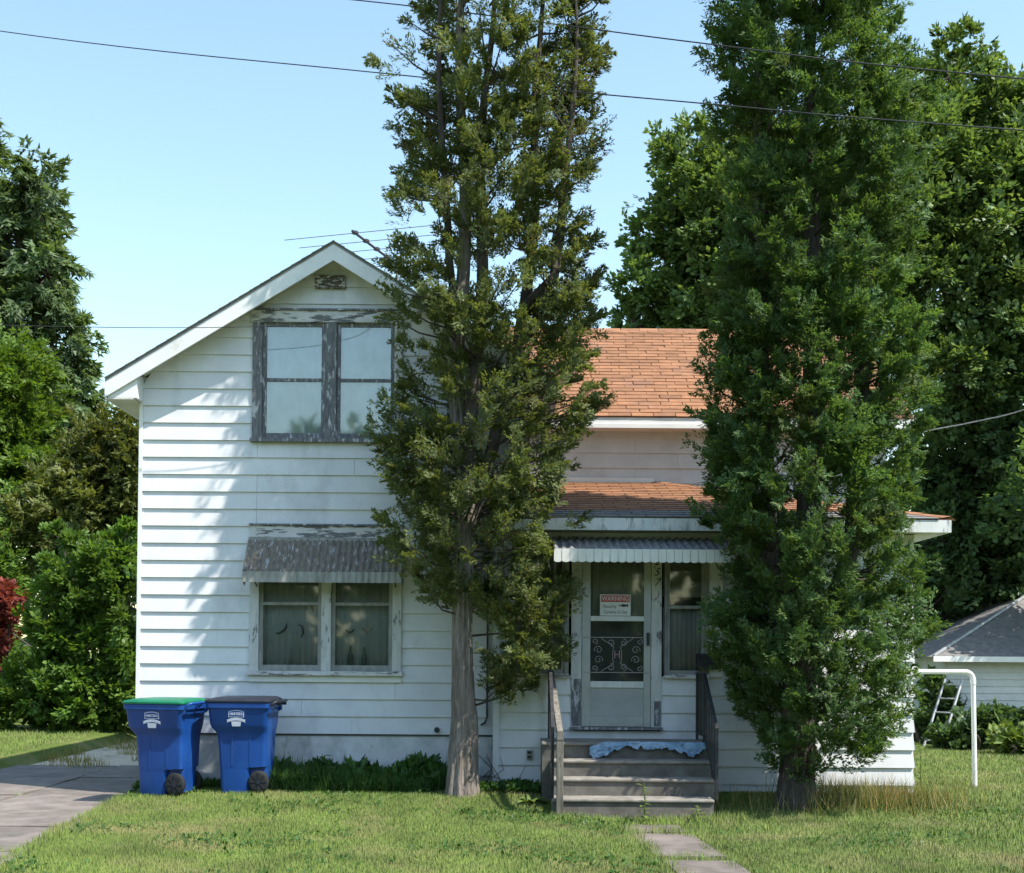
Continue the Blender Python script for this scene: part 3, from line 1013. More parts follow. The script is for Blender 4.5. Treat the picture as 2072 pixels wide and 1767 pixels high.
aw = empty('window_awning')
aw.parent = house
aw.location = HOFF
YA0, YA1 = YM - 0.06, YM - 0.38
za0, za1, za2 = at(510, 1092, YA0).z, at(500, 1155, YA1).z, at(500, 1178, YA1).z
ax0, ax1 = LWX0 - 0.02, LWX1 + 0.03
corrugated(ax0, ax1, YA0, za0, YA1, za1, 'awning_rust', aw, 'sheet', 0.075, 0.008)
corrugated(ax0, ax1, YA1 - 0.012, za1 - 0.005, YA1 - 0.012, za2, 'awning_valance', aw, 'valance', 0.075, 0.006)
for xx in (ax0, ax1):
    MB().add([(xx - .003, YA0, za0), (xx - .003, YA1, za1), (xx - .003, YA1, za2 + .01), (xx - .003, YA1 + 0.12, za2 - 0.035), (xx - .003, YA0, za2 + 0.2),
              (xx + .003, YA0, za0), (xx + .003, YA1, za1), (xx + .003, YA1, za2 + .01), (xx + .003, YA1 + 0.12, za2 - 0.035), (xx + .003, YA0, za2 + 0.2)],
             [(4, 3, 2, 1, 0), (5, 6, 7, 8, 9), (0, 1, 6, 5), (1, 2, 7, 6), (2, 3, 8, 7), (3, 4, 9, 8), (4, 0, 5, 9)]).build('side_panel', 'awning_valance', aw)
MB().box(ax0, ax1, YA0 - 0.005, YM - 0.03, za0 - 0.015, za0 + 0.03).build('mounting_strip', 'awning_valance', aw)
for xx in (ax0 + 0.1, ax1 - 0.1):
    MB().tube([(xx, YA1 + 0.02, za1 - 0.03), (xx, YM - 0.04, za2 - 0.03)], 0.008, 6).build('bracket', 'iron', aw)

# details on the gabled wing's front wall
kp = at(884, 1477, YM - 0.04)
hp(MB().lathe([(0.03, 0.0), (0.033, 0.03), (0.02, 0.06)], 12, 'Y', (kp.x, YM - 0.075, kp.z)), 'hose_bib', 'iron', smooth=40)
c0, c1 = at(986, 1330, YM - 0.04), at(986, 1452, YM - 0.04)
hp(MB().tube([(c0.x, YM - 0.04, c0.z + 1.2), (c0.x, YM - 0.04, c1.z), (c0.x - 0.02, YM - 0.05, c1.z - 0.06), (c0.x - 0.07, YM - 0.04, c1.z - 0.09)], 0.011, 6),
   'cable', 'cable', smooth=60)
hp(MB().box(-0.36, -0.225, YM - 0.035, YM + 0.01, 0.15, 0.60), 'access_panel', 'foundation')

# ------------------------------------------------------------------ set-back wing
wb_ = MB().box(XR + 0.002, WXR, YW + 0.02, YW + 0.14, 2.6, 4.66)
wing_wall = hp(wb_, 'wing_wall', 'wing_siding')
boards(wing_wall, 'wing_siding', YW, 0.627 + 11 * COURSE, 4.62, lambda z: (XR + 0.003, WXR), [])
ws = MB()
ws.box(WXR - 0.12, WXR - 0.001, YW + 0.14, 7.7, 0.0, 4.6)
ws.box(XR + 0.002, WXR - 0.12, 7.58, 7.7, 0.0, 4.6)
ws.extr([(YW + 0.14, 4.6), (7.58, 4.6), (5.0, 6.3)], 0, 0.1)
ws_v = ws.v[-6:]
for i in range(6):
    x_, y_, z_ = ws.v[len(ws.v) - 6 + i]
    ws.v[len(ws.v) - 6 + i] = (WXR - 0.12 + y_, x_, z_)
hp(ws, 'side_wall', 'siding')
# wing roof: ridge parallel to the street
ya_e = YW - 0.32
za_e = at(1320, 843, ya_e).z
yr = 5.0
zr_w = at(1320, 671, yr).z
sl_len = math.hypot(yr - ya_e, zr_w - za_e)
dy, dz = (yr - ya_e) / sl_len, (zr_w - za_e) / sl_len
wx0, wx1 = -0.9, WXR + 0.3


def sloped(mb, x0, x1, s0, s1, up0, up1, th0=0.0, yb=ya_e, zb=za_e, dy=dy, dz=dz):
    """piece on the front slope from s0 to s1 up the slope, lifted up0/up1 off it"""
    def P(x, s, u):
        return (x, yb + dy * s - dz * u, zb + dz * s + dy * u)
    mb.hexa([P(x0, s0, th0), P(x1, s0, th0), P(x1, s1, 0), P(x0, s1, 0), P(x0, s0, up0), P(x1, s0, up0), P(x1, s1, up1), P(x0, s1, up1)])


wr = MB()
sloped(wr, wx0, wx1, 0, sl_len, -0.002, -0.002, -0.03)
bk = [(wx0, yr, zr_w), (wx1, yr, zr_w), (wx1, yr + (yr - ya_e), za_e), (wx0, yr + (yr - ya_e), za_e)]
wr.add([(x, y, z - 0.03) for x, y, z in bk] + bk, [(3, 2, 1, 0)[::-1], (4, 5, 6, 7), (0, 1, 5, 4), (1, 2, 6, 5), (2, 3, 7, 6), (3, 0, 4, 7)])
wing_roof = hp(wr, 'roof', 'roof_under')
TAB, EXPO = 0.292, 0.128
tabm = MB()
tabm.hexa([(0, 0, 0.0), (TAB - 0.008, 0, 0.0), (TAB - 0.008, EXPO + 0.03, 0.0), (0, EXPO + 0.03, 0.0),
           (0, 0, 0.014), (TAB - 0.008, 0, 0.014), (TAB - 0.008, EXPO + 0.03, 0.005), (0, EXPO + 0.03, 0.005)])
tab_mesh = tabm.mesh('shingle', 'shingle')
pitch_w = math.atan2(zr_w - za_e, yr - ya_e)
nrow = int(sl_len / EXPO)
rest = MB()
for i in range(nrow + 1):
    s = i * EXPO - 0.02
    off = (i % 2) * TAB / 2 + ((i * 7) % 5) * 0.012
    x = wx0 + 1.0 - off
    while x < wx1:
        jx = random.uniform(-0.004, 0.004)
        if 0.2 < x < 3.1:
            o = bpy.data.objects.new('shingle', tab_mesh)
            o.location = (x + jx, ya_e + dy * s, za_e + dz * s + random.uniform(0, 0.004))
            o.rotation_euler = (pitch_w + random.uniform(-0.012, 0.006), random.uniform(-0.008, 0.008), random.uniform(-0.012, 0.012))
            o.parent = wing_roof
            col.objects.link(o)
        elif x + TAB < wx1 + 0.05:
            sloped(rest, x, x + TAB - 0.008, s, s + EXPO + 0.03, 0.014, 0.005)
        x += TAB
o = rest.build('shingle_courses', 'shingle', wing_roof)
o['kind'] = 'stuff'
# ridge cap
for i in range(18):
    x = 0.1 + i * 0.28
    MB().add([(x, yr - 0.11, zr_w - 0.045), (x + 0.30, yr - 0.11, zr_w - 0.052), (x + 0.30, yr, zr_w + 0.012), (x, yr, zr_w + 0.02), (x + 0.3, yr + 0.11, zr_w - 0.052),
              (x, yr + 0.11, zr_w - 0.045)], [(0, 1, 2, 3), (3, 2, 4, 5)]).build('ridge_cap', 'shingle', wing_roof)
# eave: fascia and gutter lip
hp(MB().box(XR + 0.3, wx1, ya_e - 0.004, ya_e + 0.018, za_e - 0.125, za_e - 0.016), 'fascia_board', 'white_trim')
hp(MB().box(XR + 0.3, wx1, ya_e - 0.018, ya_e - 0.005, za_e - 0.155, za_e - 0.100), 'fascia_trim', 'white_trim')
hp(MB().box(XR + 0.005, wx1, ya_e + 0.02, YW - 0.005, za_e - 0.145, za_e - 0.125), 'eave_soffit', 'soffit')

# ------------------------------------------------------------------ porch
ZTOP = 2.985
dl, dr_ = px_x(1160, YP) , px_x(1338, YP)
RW = (px_x(1340, YP), px_x(1434, YP), 1.335, 2.90)
LW = (0.02, px_x(1157, YP), 1.335, 2.90)
DO = (dl, dr_, 0.705, 2.92)
PR = [LW, DO, RW]
pb = MB()
pb.box(PXL + 0.02, PXR - 0.02, YP + 0.20, YP + 0.30, -0.2, ZTOP)
pb.box(PXL + 0.02, PXL + 0.12, YP + 0.012, YM + 0.0, -0.2, ZTOP)
pb.box(PXR - 0.13, PXR - 0.021, YP + 0.012, YP + 0.20, -0.2, ZTOP)
porch_wall = hp(pb, 'porch_wall', 'room_dark')
boards(porch_wall, 'siding', YP, -0.10, ZTOP, lambda z: (PXL, PXR), PR)
# right flank of the porch, clapboards showing their ends at the corner
k = 0
z = -0.10
while z < ZTOP - 0.02:
    z1 = min(z + COURSE, ZTOP)
    MB().hexa([(PXR - 0.015, YP + 0.004, z), (PXR + 0.022, YP - 0.012, z), (PXR + 0.022, 6.0, z), (PXR - 0.015, 6.0, z),
               (PXR - 0.015, YP + 0.012, z1), (PXR - 0.001, YP + 0.012, z1), (PXR - 0.001, 6.0, z1), (PXR - 0.015, 6.0, z1)]).build('siding_board', 'siding', porch_wall)
    z += COURSE
hp(MB().box(PXL - 0.022, PXL + 0.05, YP - 0.032, YP + 0.012, -0.15, ZTOP), 'corner_board', 'siding')
# floor and ceiling close the porch
hp(MB().box(PXL + 0.12, PXR - 0.13, YP + 0.3, YW, 0.5, 0.6), 'porch_floor', 'room_dark')
hp(MB().box(PXL + 0.05, PXR - 0.05, YP + 0.02, YW, ZTOP + 0.001, ZTOP + 0.03), 'porch_ceiling', 'soffit')

# hip roof of the porch
pe_y, pe_z = YP - 0.35, at(1250, 1046, YP - 0.35).z
pe_xr = px_x(1925, YP - 0.35)
pe_xl = -0.45
pt_z = at(1260, 977, YW).z
hipx = at(1322, 977, YW).x
psl = math.hypot(YW - pe_y, pt_z - pe_z)
pdy, pdz = (YW - pe_y) / psl, (pt_z - pe_z) / psl
pr = MB()
topv = [(pe_xl, pe_y, pe_z), (pe_xr, pe_y, pe_z), (hipx, YW, pt_z), (pe_xl, YW, pt_z), (pe_xr, YW, pe_z)]
pr.add(topv + [(x, y, z - 0.03) for x, y, z in topv], [(0, 1, 2, 3), (1, 4, 2), (8, 7, 6, 5), (7, 9, 6), (0, 5, 6, 1), (1, 6, 9, 4), (3, 8, 5, 0)])
porch_roof = hp(pr, 'porch_roof', 'roof_under')
ppitch = math.atan2(pdz, pdy)
for i in range(int(psl / 0.15) + 1):
    s = i * 0.15
    hx_lim = pe_xr + (hipx - pe_xr) * min(1, (s + 0.1) / psl)
    x = max(pe_xl, -0.44) - (i % 2) * 0.15 + 0.15
    if s > 1.0:
        x = XR + 0.02 - (i % 2) * 0.15 + 0.15
    mat_row = 'shingle'
    while x < hx_lim - 0.05:
        wdt = min(0.29, hx_lim - x)
        mb = MB().hexa([(0, 0, 0), (wdt, 0, 0), (wdt, 0.178, 0), (0, 0.178, 0), (0, 0, 0.014), (wdt, 0, 0.014), (wdt, 0.178, 0.005), (0, 0.178, 0.005)])
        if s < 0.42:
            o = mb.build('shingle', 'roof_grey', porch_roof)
        elif wdt < 0.289:
            o = mb.build('shingle', 'shingle', porch_roof)
        else:
            o = bpy.data.objects.new('shingle', SH_M) if 'SH_M' in globals() else mb.build('shingle', 'shingle', porch_roof)
            if 'SH_M' not in globals():
                SH_M = o.data
            else:
                o.parent = porch_roof
                col.objects.link(o)
        o.location = (x, pe_y - 0.02 + pdy * s, pe_z + 0.001 + pdz * s - 0.005)
        o.rotation_euler = (ppitch, 0, random.uniform(-0.006, 0.006))
        x += 0.30
# hip caps
hv0, hv1 = Vector((pe_xr, pe_y, pe_z + 0.012)), Vector((hipx, YW, pt_z + 0.012))
for i in range(13):
    a, b_ = hv0.lerp(hv1, i / 13), hv0.lerp(hv1, min(1, (i + 1.15) / 13))
    MB().add([(a.x - 0.10, a.y + 0.0, a.z + 0.004), a + Vector((0, 0, 0.022)), (a.x + 0.08, a.y + 0.08, a.z - 0.02), (b_.x - 0.10, b_.y, b_.z + 0.002),
              b_ + Vector((0, 0, 0.012)), (b_.x + 0.08, b_.y + 0.08, b_.z - 0.02)], [(0, 1, 4, 3), (1, 2, 5, 4)]).build('hip_cap', 'shingle', porch_roof)
# flashing where it meets the wing wall
hp(MB().box(XR + 0.01, hipx, YW - 0.045, YW - 0.028, pt_z - 0.01, pt_z + 0.06), 'flashing', 'white_trim')
# fascia and soffit
fz0, fz1 = at(1250, 1073, pe_y).z, pe_z - 0.012
hp(MB().box(pe_xl, pe_xr - 0.0, pe_y - 0.01, pe_y + 0.014, fz0, fz1), 'fascia_board', 'streaked_fascia')
hp(MB().box(pe_xr - 0.022, pe_xr + 0.002, pe_y + 0.016, YW, fz0 + 0.002, fz1 - 0.002), 'fascia_board', 'white_trim')
hp(MB().box(pe_xl, pe_xr - 0.024, pe_y + 0.015, YP - 0.03, fz0 + 0.012, fz0 + 0.03), 'eave_soffit', 'soffit')
hp(MB().box(PXR + 0.03, pe_xr - 0.024, YP - 0.028, YW, fz0 + 0.012, fz0 + 0.03), 'eave_soffit', 'soffit')

# door --------------------------------------------------------------
door = empty('storm_door')
door.parent = house
door.location = HOFF
YD = YP - 0.035
cl0, cl1 = px_x(1158, YD), px_x(1177, YD)
cr0, cr1 = px_x(1318, YD), px_x(1338, YD)
zb, zt_ = 0.782, 2.86
MB().box(cl0 - 0.01, cl1, YD, YP + 0.03, zb - 0.03, zt_).build('casing', 'peeling_white', door)
MB().box(cr0, cr1 + 0.005, YD, YP + 0.03, zb - 0.03, zt_).build('casing', 'peeling_white', door)
MB().box(cl0 - 0.01, cr1 + 0.005, YD + 0.003, YP + 0.03, zt_ + 0.001, 2.93).build('header', 'peeling_white', door)
# bare patches of wood at the foot of the casings
MB().box(cl0 - 0.006, cl1 - 0.004, YD - 0.004, YD - 0.0005, zb - 0.02, 1.30).build('casing_foot', 'peeling_grey', door)
MB().box(cr0 + 0.035, cr1, YD - 0.004, YD - 0.0005, zb - 0.02, 1.05).build('casing_foot', 'peeling_grey', door)
MB().box(cl0 - 0.02, cr1 + 0.02, YD - 0.06, YP + 0.05, 0.722, zb - 0.031).build('threshold', 'peeling_grey', door)


def dz_(py):
    return at(1245, py, YD).z


gx0, gx1 = px_x(1195, YD), px_x(1303, YD)
dx0, dx1 = cl1 + 0.004, cr0 - 0.004
f = MB()
f.box(dx0, gx0, YD + 0.004, YD + 0.036, zb - 0.028, zt_ - 0.004)
f.box(gx1, dx1, YD + 0.004, YD + 0.036, zb - 0.028, zt_ - 0.004)
f.box(gx0, gx1, YD + 0.004, YD + 0.036, zt_ - 0.08, zt_ - 0.004)
f.build('door_frame', 'alu', door, bevel=0.004)
MB().box(gx0 + .001, gx1 - .001, YD - 0.004, YD + 0.032, dz_(1257), dz_(1247)).build('mid_rail', 'awning_white', door, bevel=0.004)
MB().box(gx0 + .001, gx1 - .001, YD + 0.000, YD + 0.034, dz_(1392), dz_(1379)).build('lower_rail', 'awning_white', door, bevel=0.004)
MB().box(gx0 + .001, gx1 - .001, YD + 0.014, YD + 0.030, dz_(1452), dz_(1392) - .001).build('kick_panel', 'door_panel', door)
MB().box(gx0 + .001, gx1 - .001, YD - 0.002, YD + 0.034, zb - 0.026, dz_(1452) - .001).build('bottom_rail', 'alu', door, bevel=0.004)
MB().box(gx0 + .001, gx1 - .001, YD + 0.018, YD + 0.021, dz_(1247) + .001, zt_ - 0.081).build('pane', 'glass_door', door)
MB().box(gx0 + .001, gx1 - .001, YD + 0.018, YD + 0.021, dz_(1379) + .001, dz_(1257) - .001).build('pane', 'glass_door', door)
hz = dz_(1293)
hd = MB().box(px_x(1308, YD), px_x(1314, YD), YD - 0.045, YD - 0.028, hz - 0.075, hz + 0.075).build('handle', 'iron', door, bevel=0.005)
for s_ in (-0.055, 0.055):
    MB().box(px_x(1309, YD), px_x(1313, YD), YD - 0.03, YD + 0.003, hz + s_ - 0.01, hz + s_ + 0.01).build('handle_mount', 'iron', hd)
for k in (0.2, 1.0, 1.8):
    MB().box(dx0 - 0.010, dx0 + 0.012, YD - 0.008, YD + 0.003, zb + k, zb + k + 0.07).build('hinge', 'alu_dull', door)
curtain('curtain', gx0 - 0.02, gx1 + 0.02, dz_(1247), zt_ - 0.05, YP + 0.12, 'sheer', 'dim grey curtain hanging behind the upper glass of the storm door', 8)
idoor = MB().box(gx0 - 0.05, gx1 + 0.05, YP + 0.155, YP + 0.19, zb, zt_).build('inner_door', 'drip_edge', door)
# scroll grille with a letter
gr = MB()
gz0, gz1 = dz_(1361), dz_(1290)
gyy = YD - 0.002
gcx, gcz = (gx0 + gx1) / 2, (gz0 + gz1) / 2
hw, hh = (gx1 - gx0) / 2, (gz1 - gz0) / 2
for zz in (gz0, gz1):
    gr.tube([(dx0 + 0.02, gyy, zz), (dx1 - 0.02, gyy, zz)], 0.005, 6)


def spiral(cx, cz, r0, a0, turns, sgn, tail=None, n=26):
    pts = []
    for i in range(n):
        t = i / (n - 1)
        a = a0 + sgn * turns * 2 * math.pi * t
        r = r0 * (0.22 + 0.78 * t)
        pts.append((cx + r * math.cos(a), gyy, cz + r * math.sin(a)))
    if tail:
        pts += [(gcx + a * hw, gyy, gcz + b_ * hh) for a, b_ in tail]
    gr.tube(pts, 0.0042, 5)


for sx in (-1, 1):
    for sz in (-1, 1):
        spiral(gcx + sx * 0.24 * hw, gcz + sz * 0.70 * hh, 0.043, 0, 1.25, sx * sz, [(sx * 0.03, sz * 0.45), (sx * 0.02, sz * 0.28)] if False else None)
        spiral(gcx + sx * 0.70 * hw, gcz + sz * 0.28 * hh, 0.050, R(90), 1.3, -sx * sz)
        spiral(gcx + sx * 0.84 * hw, gcz + sz * 0.76 * hh, 0.036, 0, 1.2, sx)
        pts = []
        for i in range(11):
            t = i / 10
            pts.append((gcx + sx * hw * (0.60 - 0.48 * math.sin(t * math.pi / 2) ** 1.5), gyy, gcz + sz * hh * (0.98 - 0.62 * t)))
        gr.tube(pts, 0.0042, 5)
    gr.tube([(gcx + sx * hw * (0.14 + 0.03 * math.cos(a)), gyy, gcz + hh * 0.36 * math.sin(a)) for a in [R(k) for k in range(-90, 91, 20)]], 0.004, 5)
gro = gr.build('scroll_grille', 'grille', door, smooth=60)
text_obj('grille_letter', 'H', 0.13, 'grille_pink', door, (gcx, gyy - 0.004, gcz), depth=0.003, xs=0.85)

# warning sign behind the upper glass: taped on the glass
sl, sr = px_x(1214, YD), px_x(1276, YD)
s1, s0 = dz_(1203), dz_(1246)
sign = empty('warning_sign', ((sl + sr) / 2, YD + 0.012, s0))
tag(sign, 'red and white security camera warning sign stuck on the storm door glass', 'sign')
sw, shh = sr - sl, s1 - s0
MB().box(-sw / 2, sw / 2, 0, 0.005, 0, shh).build('plate', 'sign_white', sign)
MB().box(-sw / 2 + .012, sw / 2 - .012, -0.002, -0.0002, shh * 0.64, shh - 0.010).build('red_band', 'sign_red', sign)
text_obj('lettering', 'WARNING', 0.075, 'sign_white', sign, (0, -0.0035, shh * 0.80), depth=0.001, xs=0.86)
text_obj('lettering', 'Security', 0.056, 'ink', sign, (-sw * 0.18, -0.0015, shh * 0.44), depth=0.001, xs=0.86)
text_obj('lettering', 'Cameras In Use', 0.056, 'ink', sign, (0, -0.0015, shh * 0.17), depth=0.001, xs=0.76)
cm = MB().box(sw * 0.20, sw * 0.34, -0.002, -0.0002, shh * 0.42, shh * 0.54)
cm.add([(sw * 0.34, -0.002, shh * 0.46), (sw * 0.42, -0.002, shh * 0.40), (sw * 0.42, -0.002, shh * 0.56), (sw * 0.34, -0.002, shh * 0.50)], [(0, 1, 2, 3)])
cm.box(sw * 0.12, sw * 0.18, -0.002, -0.0002, shh * 0.45, shh * 0.51)
cm.build('camera_symbol', 'ink', sign)

# house number on the right casing
ncx = px_x(1328, YD)
for s_, py in (('2', 1137), ('5', 1158.5), ('7', 1179)):
    text_obj('house_number', s_, 0.125, 'ink', house, Vector((ncx, YD - 0.005, at(1328, py, YD).z)) + HOFF, depth=0.003, shear=0.35)


# porch windows
def porch_window(name, x0, x1, zm, shade):
    w = empty(name)
    w.parent = house
    w.location = HOFF
    z0_, z1_ = 1.36, 2.90
    MB().box(x0 + .004, x0 + 0.035, YD + 0.004, YP + 0.05, z0_, z1_).build('jamb', 'awning_grey', w)
    MB().box(x1 - 0.055, x1 - .004, YD + 0.004, YP + 0.05, z0_, z1_).build('jamb', 'awning_valance', w)
    MB().box(x0 - 0.0, x1 + 0.0, YD - 0.03, YP + 0.06, z0_ - 0.045, z0_ - 0.001).build('sill', 'peeling_flat', w)
    MB().box(x0 + .004, x1 - .004, YD + 0.01, YP + 0.05, z1_ + .001, z1_ + 0.06).build('header', 'peeling_white', w)
    sash_pair(w, x0 + 0.036, x1 - 0.056, z0_, z1_, zm, YP - 0.012, 'awning_valance', 'glass_door', 0.03)
    return w


wz = at(1380, 1229, YP).z
porch_window('porch_window', RW[0] + 0.02, RW[1], wz, True)
porch_window('porch_window', LW[0], LW[1] - 0.03, wz, False)
s_ = MB().box(RW[0] + 0.02, RW[1] - 0.04, YP + 0.06, YP + 0.066, at(1380, 1208, YP).z, 2.92).build('roller_shade', 'beige_shade')
tag(s_, 'beige roller shade pulled half down in porch window right of the door', 'window shade')
curtain('curtain', RW[0] + 0.02, RW[1] - 0.03, 1.36, at(1380, 1229, YP).z, YP + 0.075, 'sheer', 'grey cafe curtain in the lower half of porch window right of the door', 9, 0.008)
curtain('curtain', LW[0] + 0.02, LW[1] - 0.04, 1.36, 2.88, YP + 0.085, 'sheer', 'dim curtain in porch window between the thin tree and the door', 9, 0.008)
hp(MB().box(px_x(1437, YP), px_x(1461, YP), YP - 0.05, YP + 0.012, 1.335, ZTOP), 'pilaster', 'white_trim')

# door awning -------------------------------------------------------
da = empty('door_awning')
da.parent = house
da.location = HOFF
YB0, YB1 = YP - 0.04, YP - 0.72
zb0, zb1, zb2 = 2.925, at(1310, 1114, YB1).z, at(1310, 1139, YB1).z
bx0, bx1 = px_x(1120, YB1), px_x(1487, YB1)
corrugated(bx0, bx1, YB0, zb0, YB1, zb1, 'awning_grey', da, 'sheet', 0.088, 0.014)
n = int((bx1 - bx0) / 0.088)
for i in range(n + 1):
    xa = bx0 + i * 0.088
    xb = min(bx1, xa + 0.084)
    if xb - xa < 0.03:
        continue
    c_ = (xa + xb) / 2
    dzz = 0.014
    MB().extr([(xa, zb2 + dzz), (xa + (xb - xa) * .2, zb2 + dzz * .3), (c_, zb2), (xa + (xb - xa) * .8, zb2 + dzz * .3), (xb, zb2 + dzz), (xb, zb1 + 0.012), (xa, zb1 + 0.012)],
              YB1 - 0.018 - 0.004 * (i % 2), YB1 - 0.012 - 0.004 * (i % 2)).build('valance_slat', 'awning_white', da)
MB().box(bx0, bx1, YB1 - 0.011, YB1 + 0.012, zb1 - 0.028, zb1 - 0.012).build('front_bar', 'alu_dull', da)
for xx in (bx0 + 0.02, bx1 - 0.02):
    MB().tube([(xx, YB1, zb1 - 0.02), (xx, YP - 0.03, zb1 - 0.02)], 0.010, 6).build('side_bar', 'alu_dull', da)
    MB().tube([(xx, YB1 + 0.05, zb1 - 0.02), (xx, YP - 0.03, zb1 - 0.42)], 0.010, 6).build('brace', 'alu_dull', da)

# small items on the porch wall
mbx = at(1431, 1342, YP - 0.06)
mail = empty('mailbox', (mbx.x, YP - 0.03, mbx.z - 0.07))
tag(mail, 'black metal wall mailbox beside the right stair railing', 'mailbox')
MB().box(-0.125, 0.125, -0.10, 0.0, 0.0, 0.15).build('box', 'iron', mail, bevel=0.006)
MB().hexa([(-0.13, -0.115, 0.135), (0.13, -0.115, 0.135), (0.13, 0.0, 0.16), (-0.13, 0.0, 0.16), (-0.13, -0.115, 0.15), (0.13, -0.115, 0.15), (0.13, 0.0, 0.178), (-0.13, 0.0, 0.178)]
          ).build('lid', 'iron', mail)
ob = at(1071, 1527, YP - 0.03)
out_ = hp(MB().box(ob.x - 0.035, ob.x + 0.035, YP - 0.055, YP - 0.01, ob.z - 0.055, ob.z + 0.055), 'outlet_box', 'alu_dull', bevel=0.005)
for s_ in (-0.025, 0.025):
    MB().box(ob.x - 0.022, ob.x + 0.022, YP - 0.060, YP - 0.0555, ob.z + s_ - 0.016, ob.z + s_ + 0.016).build('outlet_cover', 'iron', out_)
# white vent hood on the right flank
hx, hzv = PXR + 0.02, at(1868, 1346, 0.5).z
hood = hp(MB().hexa([(hx, 0.30, hzv - 0.09), (hx + 0.17, 0.30, hzv - 0.09), (hx + 0.17, 0.52, hzv - 0.09), (hx, 0.52, hzv - 0.09),
                     (hx, 0.30, hzv + 0.09), (hx + 0.06, 0.30, hzv + 0.09), (hx + 0.06, 0.52, hzv + 0.09), (hx, 0.52, hzv + 0.09)]), 'vent_hood', 'white_trim', bevel=0.006)

# ------------------------------------------------------------------ steps
steps = empty('concrete_steps', (1.3, -0.9, -0.2))
tag(steps, 'worn dark concrete front steps below the storm door', 'steps')


def stp(name, mb, mat, bevel=0.0):
    o = mb.build(name, mat, steps, bevel=bevel)
    o.location = (-1.3, 0.9, 0.2)
    return o


SX0, SX1 = 0.446, 2.14
tops = [0.62, 0.449, 0.28, 0.104]
fr = [-0.72, -1.0, -1.28, -1.6]
lo_ = -0.25
prev = YP - 0.03
for i, (zt2, yf2) in enumerate(zip(tops, fr)):
    x0_, x1_ = (0.34, 2.22) if i == 0 else (SX0 - 0.02 * i * 0.3, SX1 - (0.06 if i == 3 else 0))
    back = prev
    stp('landing' if i == 0 else 'step', MB().box(x0_, x1_, yf2 + 0.012, back, lo_, zt2 - 0.035), 'concrete_step')
    stp('tread', MB().box(x0_ - 0.006, x1_ + 0.006, yf2 - 0.008, back - 0.001, zt2 - 0.0345, zt2), 'step_edge', 0.012)
    prev = yf2 + 0.011


# crumpled cloth thrown over the edge of the landing
cv, cf = [], []
NXc, NVc = 96, 16
for a in range(NXc + 1):
    u = a / NXc
    xx = 0.86 + 1.26 * u
    hang = 0.05 + 0.11 * (math.exp(-((u - 0.10) / 0.10) ** 2) + 0.75 * math.exp(-((u - 0.86) / 0.13) ** 2) + 0.3 * math.exp(-((u - 0.52) / 0.05) ** 2)) \
        + 0.05 * mnoise.noise(Vector((u * 14, 0, 3))) + 0.03 * mnoise.noise(Vector((u * 40, 0, 9)))
    lap = 0.035 + 0.02 * mnoise.noise(Vector((u * 9, 7, 1)))
    if u < 0.16:
        lap = -0.05 + 0.5 * u
    for b_ in range(NVc + 1):
        w = b_ / NVc
        tot = hang + max(lap, 0.0)
        dd = w * tot - max(lap, 0.0)
        st = -min(lap, 0.0)
        nz_ = mnoise.noise(Vector((xx * 9, w * 3.2, 2))) + 0.6 * mnoise.noise(Vector((xx * 24, w * 6, 5)))
        if dd < 0:
            p = (xx, -0.72 - dd - 0.016, 0.626 + 0.014 * abs(nz_))
        else:
            p = (xx + 0.012 * nz_, -0.737 - 0.032 * abs(nz_) - 0.03 * (dd / 0.16), 0.624 - dd - st)
        cv.append(p)
for a in range(NXc):
    for b_ in range(NVc):
        q = a * (NVc + 1) + b_
        cf.append((q, q + 1, q + NVc + 2, q + NVc + 1))
cl_o = MB().add(cv, cf).build('blue_cloth', 'blue_cloth', None, smooth=70)
sm_ = cl_o.modifiers.new('solid', 'SOLIDIFY')
sm_.thickness = 0.004
tag(cl_o, 'crumpled light blue cloth draped over the edge of the top step', 'cloth')


